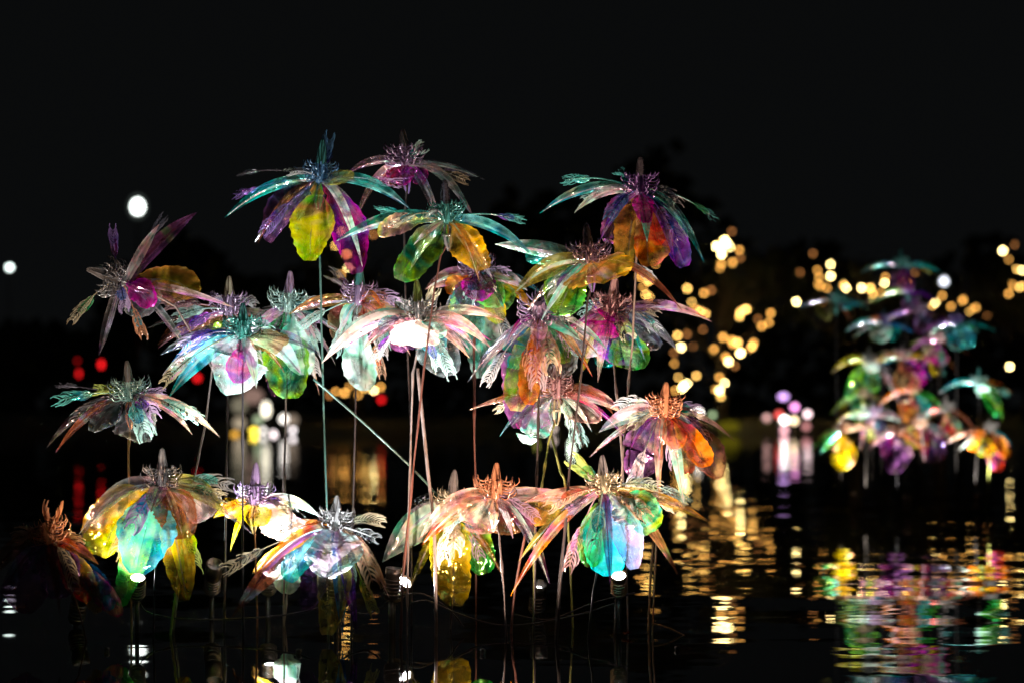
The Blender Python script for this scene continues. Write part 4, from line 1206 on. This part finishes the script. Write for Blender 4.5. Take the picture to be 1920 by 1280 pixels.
def lamp(name, label, cat, x, y, D, dia, col, strength, stretch=(1, 1, 1), group=None, pole=True, halo=False):
    c = at(x, y, D)
    root = empty(name, (c.x, c.y, .3), label, cat, group)
    b = MB()
    r = dia * D / FPX / 2
    b.ball(c, r, 16, 12, stretch)
    b.build('globe', glow('glow_' + name, col, strength), root)
    if halo:
        b = MB()
        b.ball(c, r * 1.75, 20, 14, stretch)
        b.build('halo_shell', HALO, root)
    b = MB()
    b.lathe([(r * .9, -r * stretch[2] - .05), (r * .5, -r * stretch[2] + .02)], c, UP, 12)
    b.build('collar', MET, root)
    b = MB()
    b.tube([(c.x, c.y, -.2), (c.x, c.y, c.z - r * stretch[2])], max(.02, r * .18), 8)
    b.build('post', MET, root)
    return root


SL = 'white street lamps'
lamp('street_lamp', 'big white street lamp glowing above the toppled flower', 'street lamp', 258, 388, TD, 22, (.92, 1, .95), 8, (1, 1, 1.25), SL, halo=True)
lamp('street_lamp', 'smaller white street lamp at the left edge', 'street lamp', 18, 502, TD, 10, (.85, 1, .95), 8, (1, 1, 1), SL, halo=True)
lamp('street_lamp', 'white street lamp shining through the top of the far cluster', 'street lamp', 1770, 528, TD, 12, (.85, .88, 1), 5, (1, 1, 1.1), SL, halo=True)
RL = 'red lamps on the far bank'
for x, y, d, s, st, lb in ((190, 683, 11, 9, (.7, 1, 1.3), 'brightest red lamp just under the toppled flower'), (148, 700, 9, 6, (.7, 1, 1.4), 'red lamp left of the brightest red one'),
                       (145, 676, 6, 2.5, (1, 1, 1), 'faint red lamp at far left, above the others'), (370, 708, 11, 8, (1, 1, 1), 'red lamp partly behind the glowing white flower'),
                       (715, 749, 9, 9, (1, 1, 1), 'small round red lamp right of the low warm bulbs')):
    lamp('red_lamp', lb, 'lamp', x, y, TD - 3, d, (1, .012, .015), s * .3, st, RL)
FL = 'lamps at the foot of the far bank'
Z8 = lambda x, y: (400 + x / 5.12, 650 + y / 5.12)
for zx, zy, d, c, s, st, lb in (
        (390, 805, 11, (1, .72, .06), 9, (1, 1, 1), 'golden yellow lamp low on the far bank, left of the white ones'),
        (480, 800, 8, (1, .93, .85), 7, (1, 1, 1), 'small white lamp right beside the golden one'),
        (578, 830, 8, (1, .85, .85), 8, (1, 1, 1), 'lowest pinkish white lamp on the far bank'),
        (762, 797, 8, (1, .9, .9), 8, (1, 1, 1), 'pinkish white lamp right of the pale stem'),
        (680, 690, 13, (1, .93, .85), 7, (1, 1, 1), 'big white lamp directly behind the pale stem'),
        (505, 600, 15, (1, .92, .72), 6, (.9, 1, 1.7), 'tall cream lamp above the white row'),
        (250, 730, 20, (1, .80, .55), .9, (1, 1, 1), 'dull beige glow left of the golden lamp'),
        (210, 850, 14, (1, .5, .06), 3, (1, 1, 1), 'orange lamp at the water left of the golden one'),
        (380, 470, 26, (1, .62, .50), .55, (1.3, 1, 1), 'broad dusky pink lamp under the white flower'),
        (250, 560, 26, (.9, .8, .55), .45, (1, 1, 1), 'broad dim beige lamp under the white flower'),
        (430, 700, 14, (.8, 1, .6), 1.3, (1, 1, 1), 'faint green lamp under the tall cream one'),
        (760, 700, 18, (1, .75, .55), .6, (1, 1, 1), 'dim brownish lamp right of the pale stem')):
    x, y = Z8(zx, zy)
    lamp('bank_lamp', lb, 'lamp', x, y, BANKY - 2, d * 1.15, c, s * .5, st, FL)
Z5 = lambda x, y: (860 + x / 3.692, 520 + y / 3.692)
for zx, zy, d, c, s, lb in ((390, 1125, 8, (.75, .75, .2), 4, 'olive yellow lamp low between the forked stem and the rust rod'), (540, 1135, 8, (.5, .85, .12), 3, 'small green lamp just left of the forked stem'),
                            (780, 1000, 9, (.85, 1, .8), 14, 'white lamp right of the forked stem'), (655, 1045, 8, (.9, .7, .6), 3, 'greyish pink lamp behind the forked stem'),
                            (780, 1105, 8, (.95, .72, .7), 3.4, 'soft pink lamp below the white one'), (540, 1020, 7, (.6, .6, .1), 1.3, 'faint olive lamp under the magenta petal')):
    x, y = Z5(zx, zy)
    lamp('bank_lamp', lb, 'lamp', x, y, BANKY - 2, d, c, s, (1, 1, 1), FL)
for zx, zy, d, c, s, st, lb in ((395, 1140, 12, (1, .93, .82), 10, (1, 1, 1), 'white lamp just behind the orange crowned flower'), (475, 1150, 9, (.55, .75, .4), 2, (1, 1, 1), 'faint green lamp right of the orange crowned flower'),
                            (570, 1215, 26, (.75, .62, .03), .14, (1.6, 1, .8), 'broad dim yellow lit patch at the water right of the group'),  # a lit yellow-green patch, made as a dim glowing globe
                            (880, 1045, 12, (.75, .42, 1), 3.2, (1.4, 1, .9), 'violet lamp on top of the pink cluster'), (945, 1105, 12, (1, .35, .8), 4, (1, 1, 1), 'magenta lamp in the pink cluster'),
                            (885, 1178, 12, (1, .95, .88), 9, (1, 1, 1), 'white lamp in the pink cluster'), (940, 1182, 12, (1, .75, .45), 5, (1, 1, 1), 'amber lamp in the pink cluster'),
                            (1018, 1145, 11, (1, .72, .75), 5, (1, 1, 1), 'pale pink lamp at right of the pink cluster'), (855, 1148, 12, (1, .12, .1), 2.5, (1, 1, 1), 'red lamp in the pink cluster'),
                            (785, 1165, 11, (1, .55, .5), 1.8, (1, 1, 1), 'dull rose lamp at left of the pink cluster'), (885, 1235, 12, (1, .5, .55), 3, (1, 1, 1), 'rose lamp at the waterline of the pink cluster'),
                            (1010, 1215, 12, (1, .4, .4), 1.2, (1, 1, 1), 'dim coral lamp at the waterline of the pink cluster')):
    x, y = 1180 + zx / 3.047, 400 + zy / 3.047
    lamp('bank_lamp', lb, 'lamp', x, y, BANKY - 2, d, c, s, st, FL)
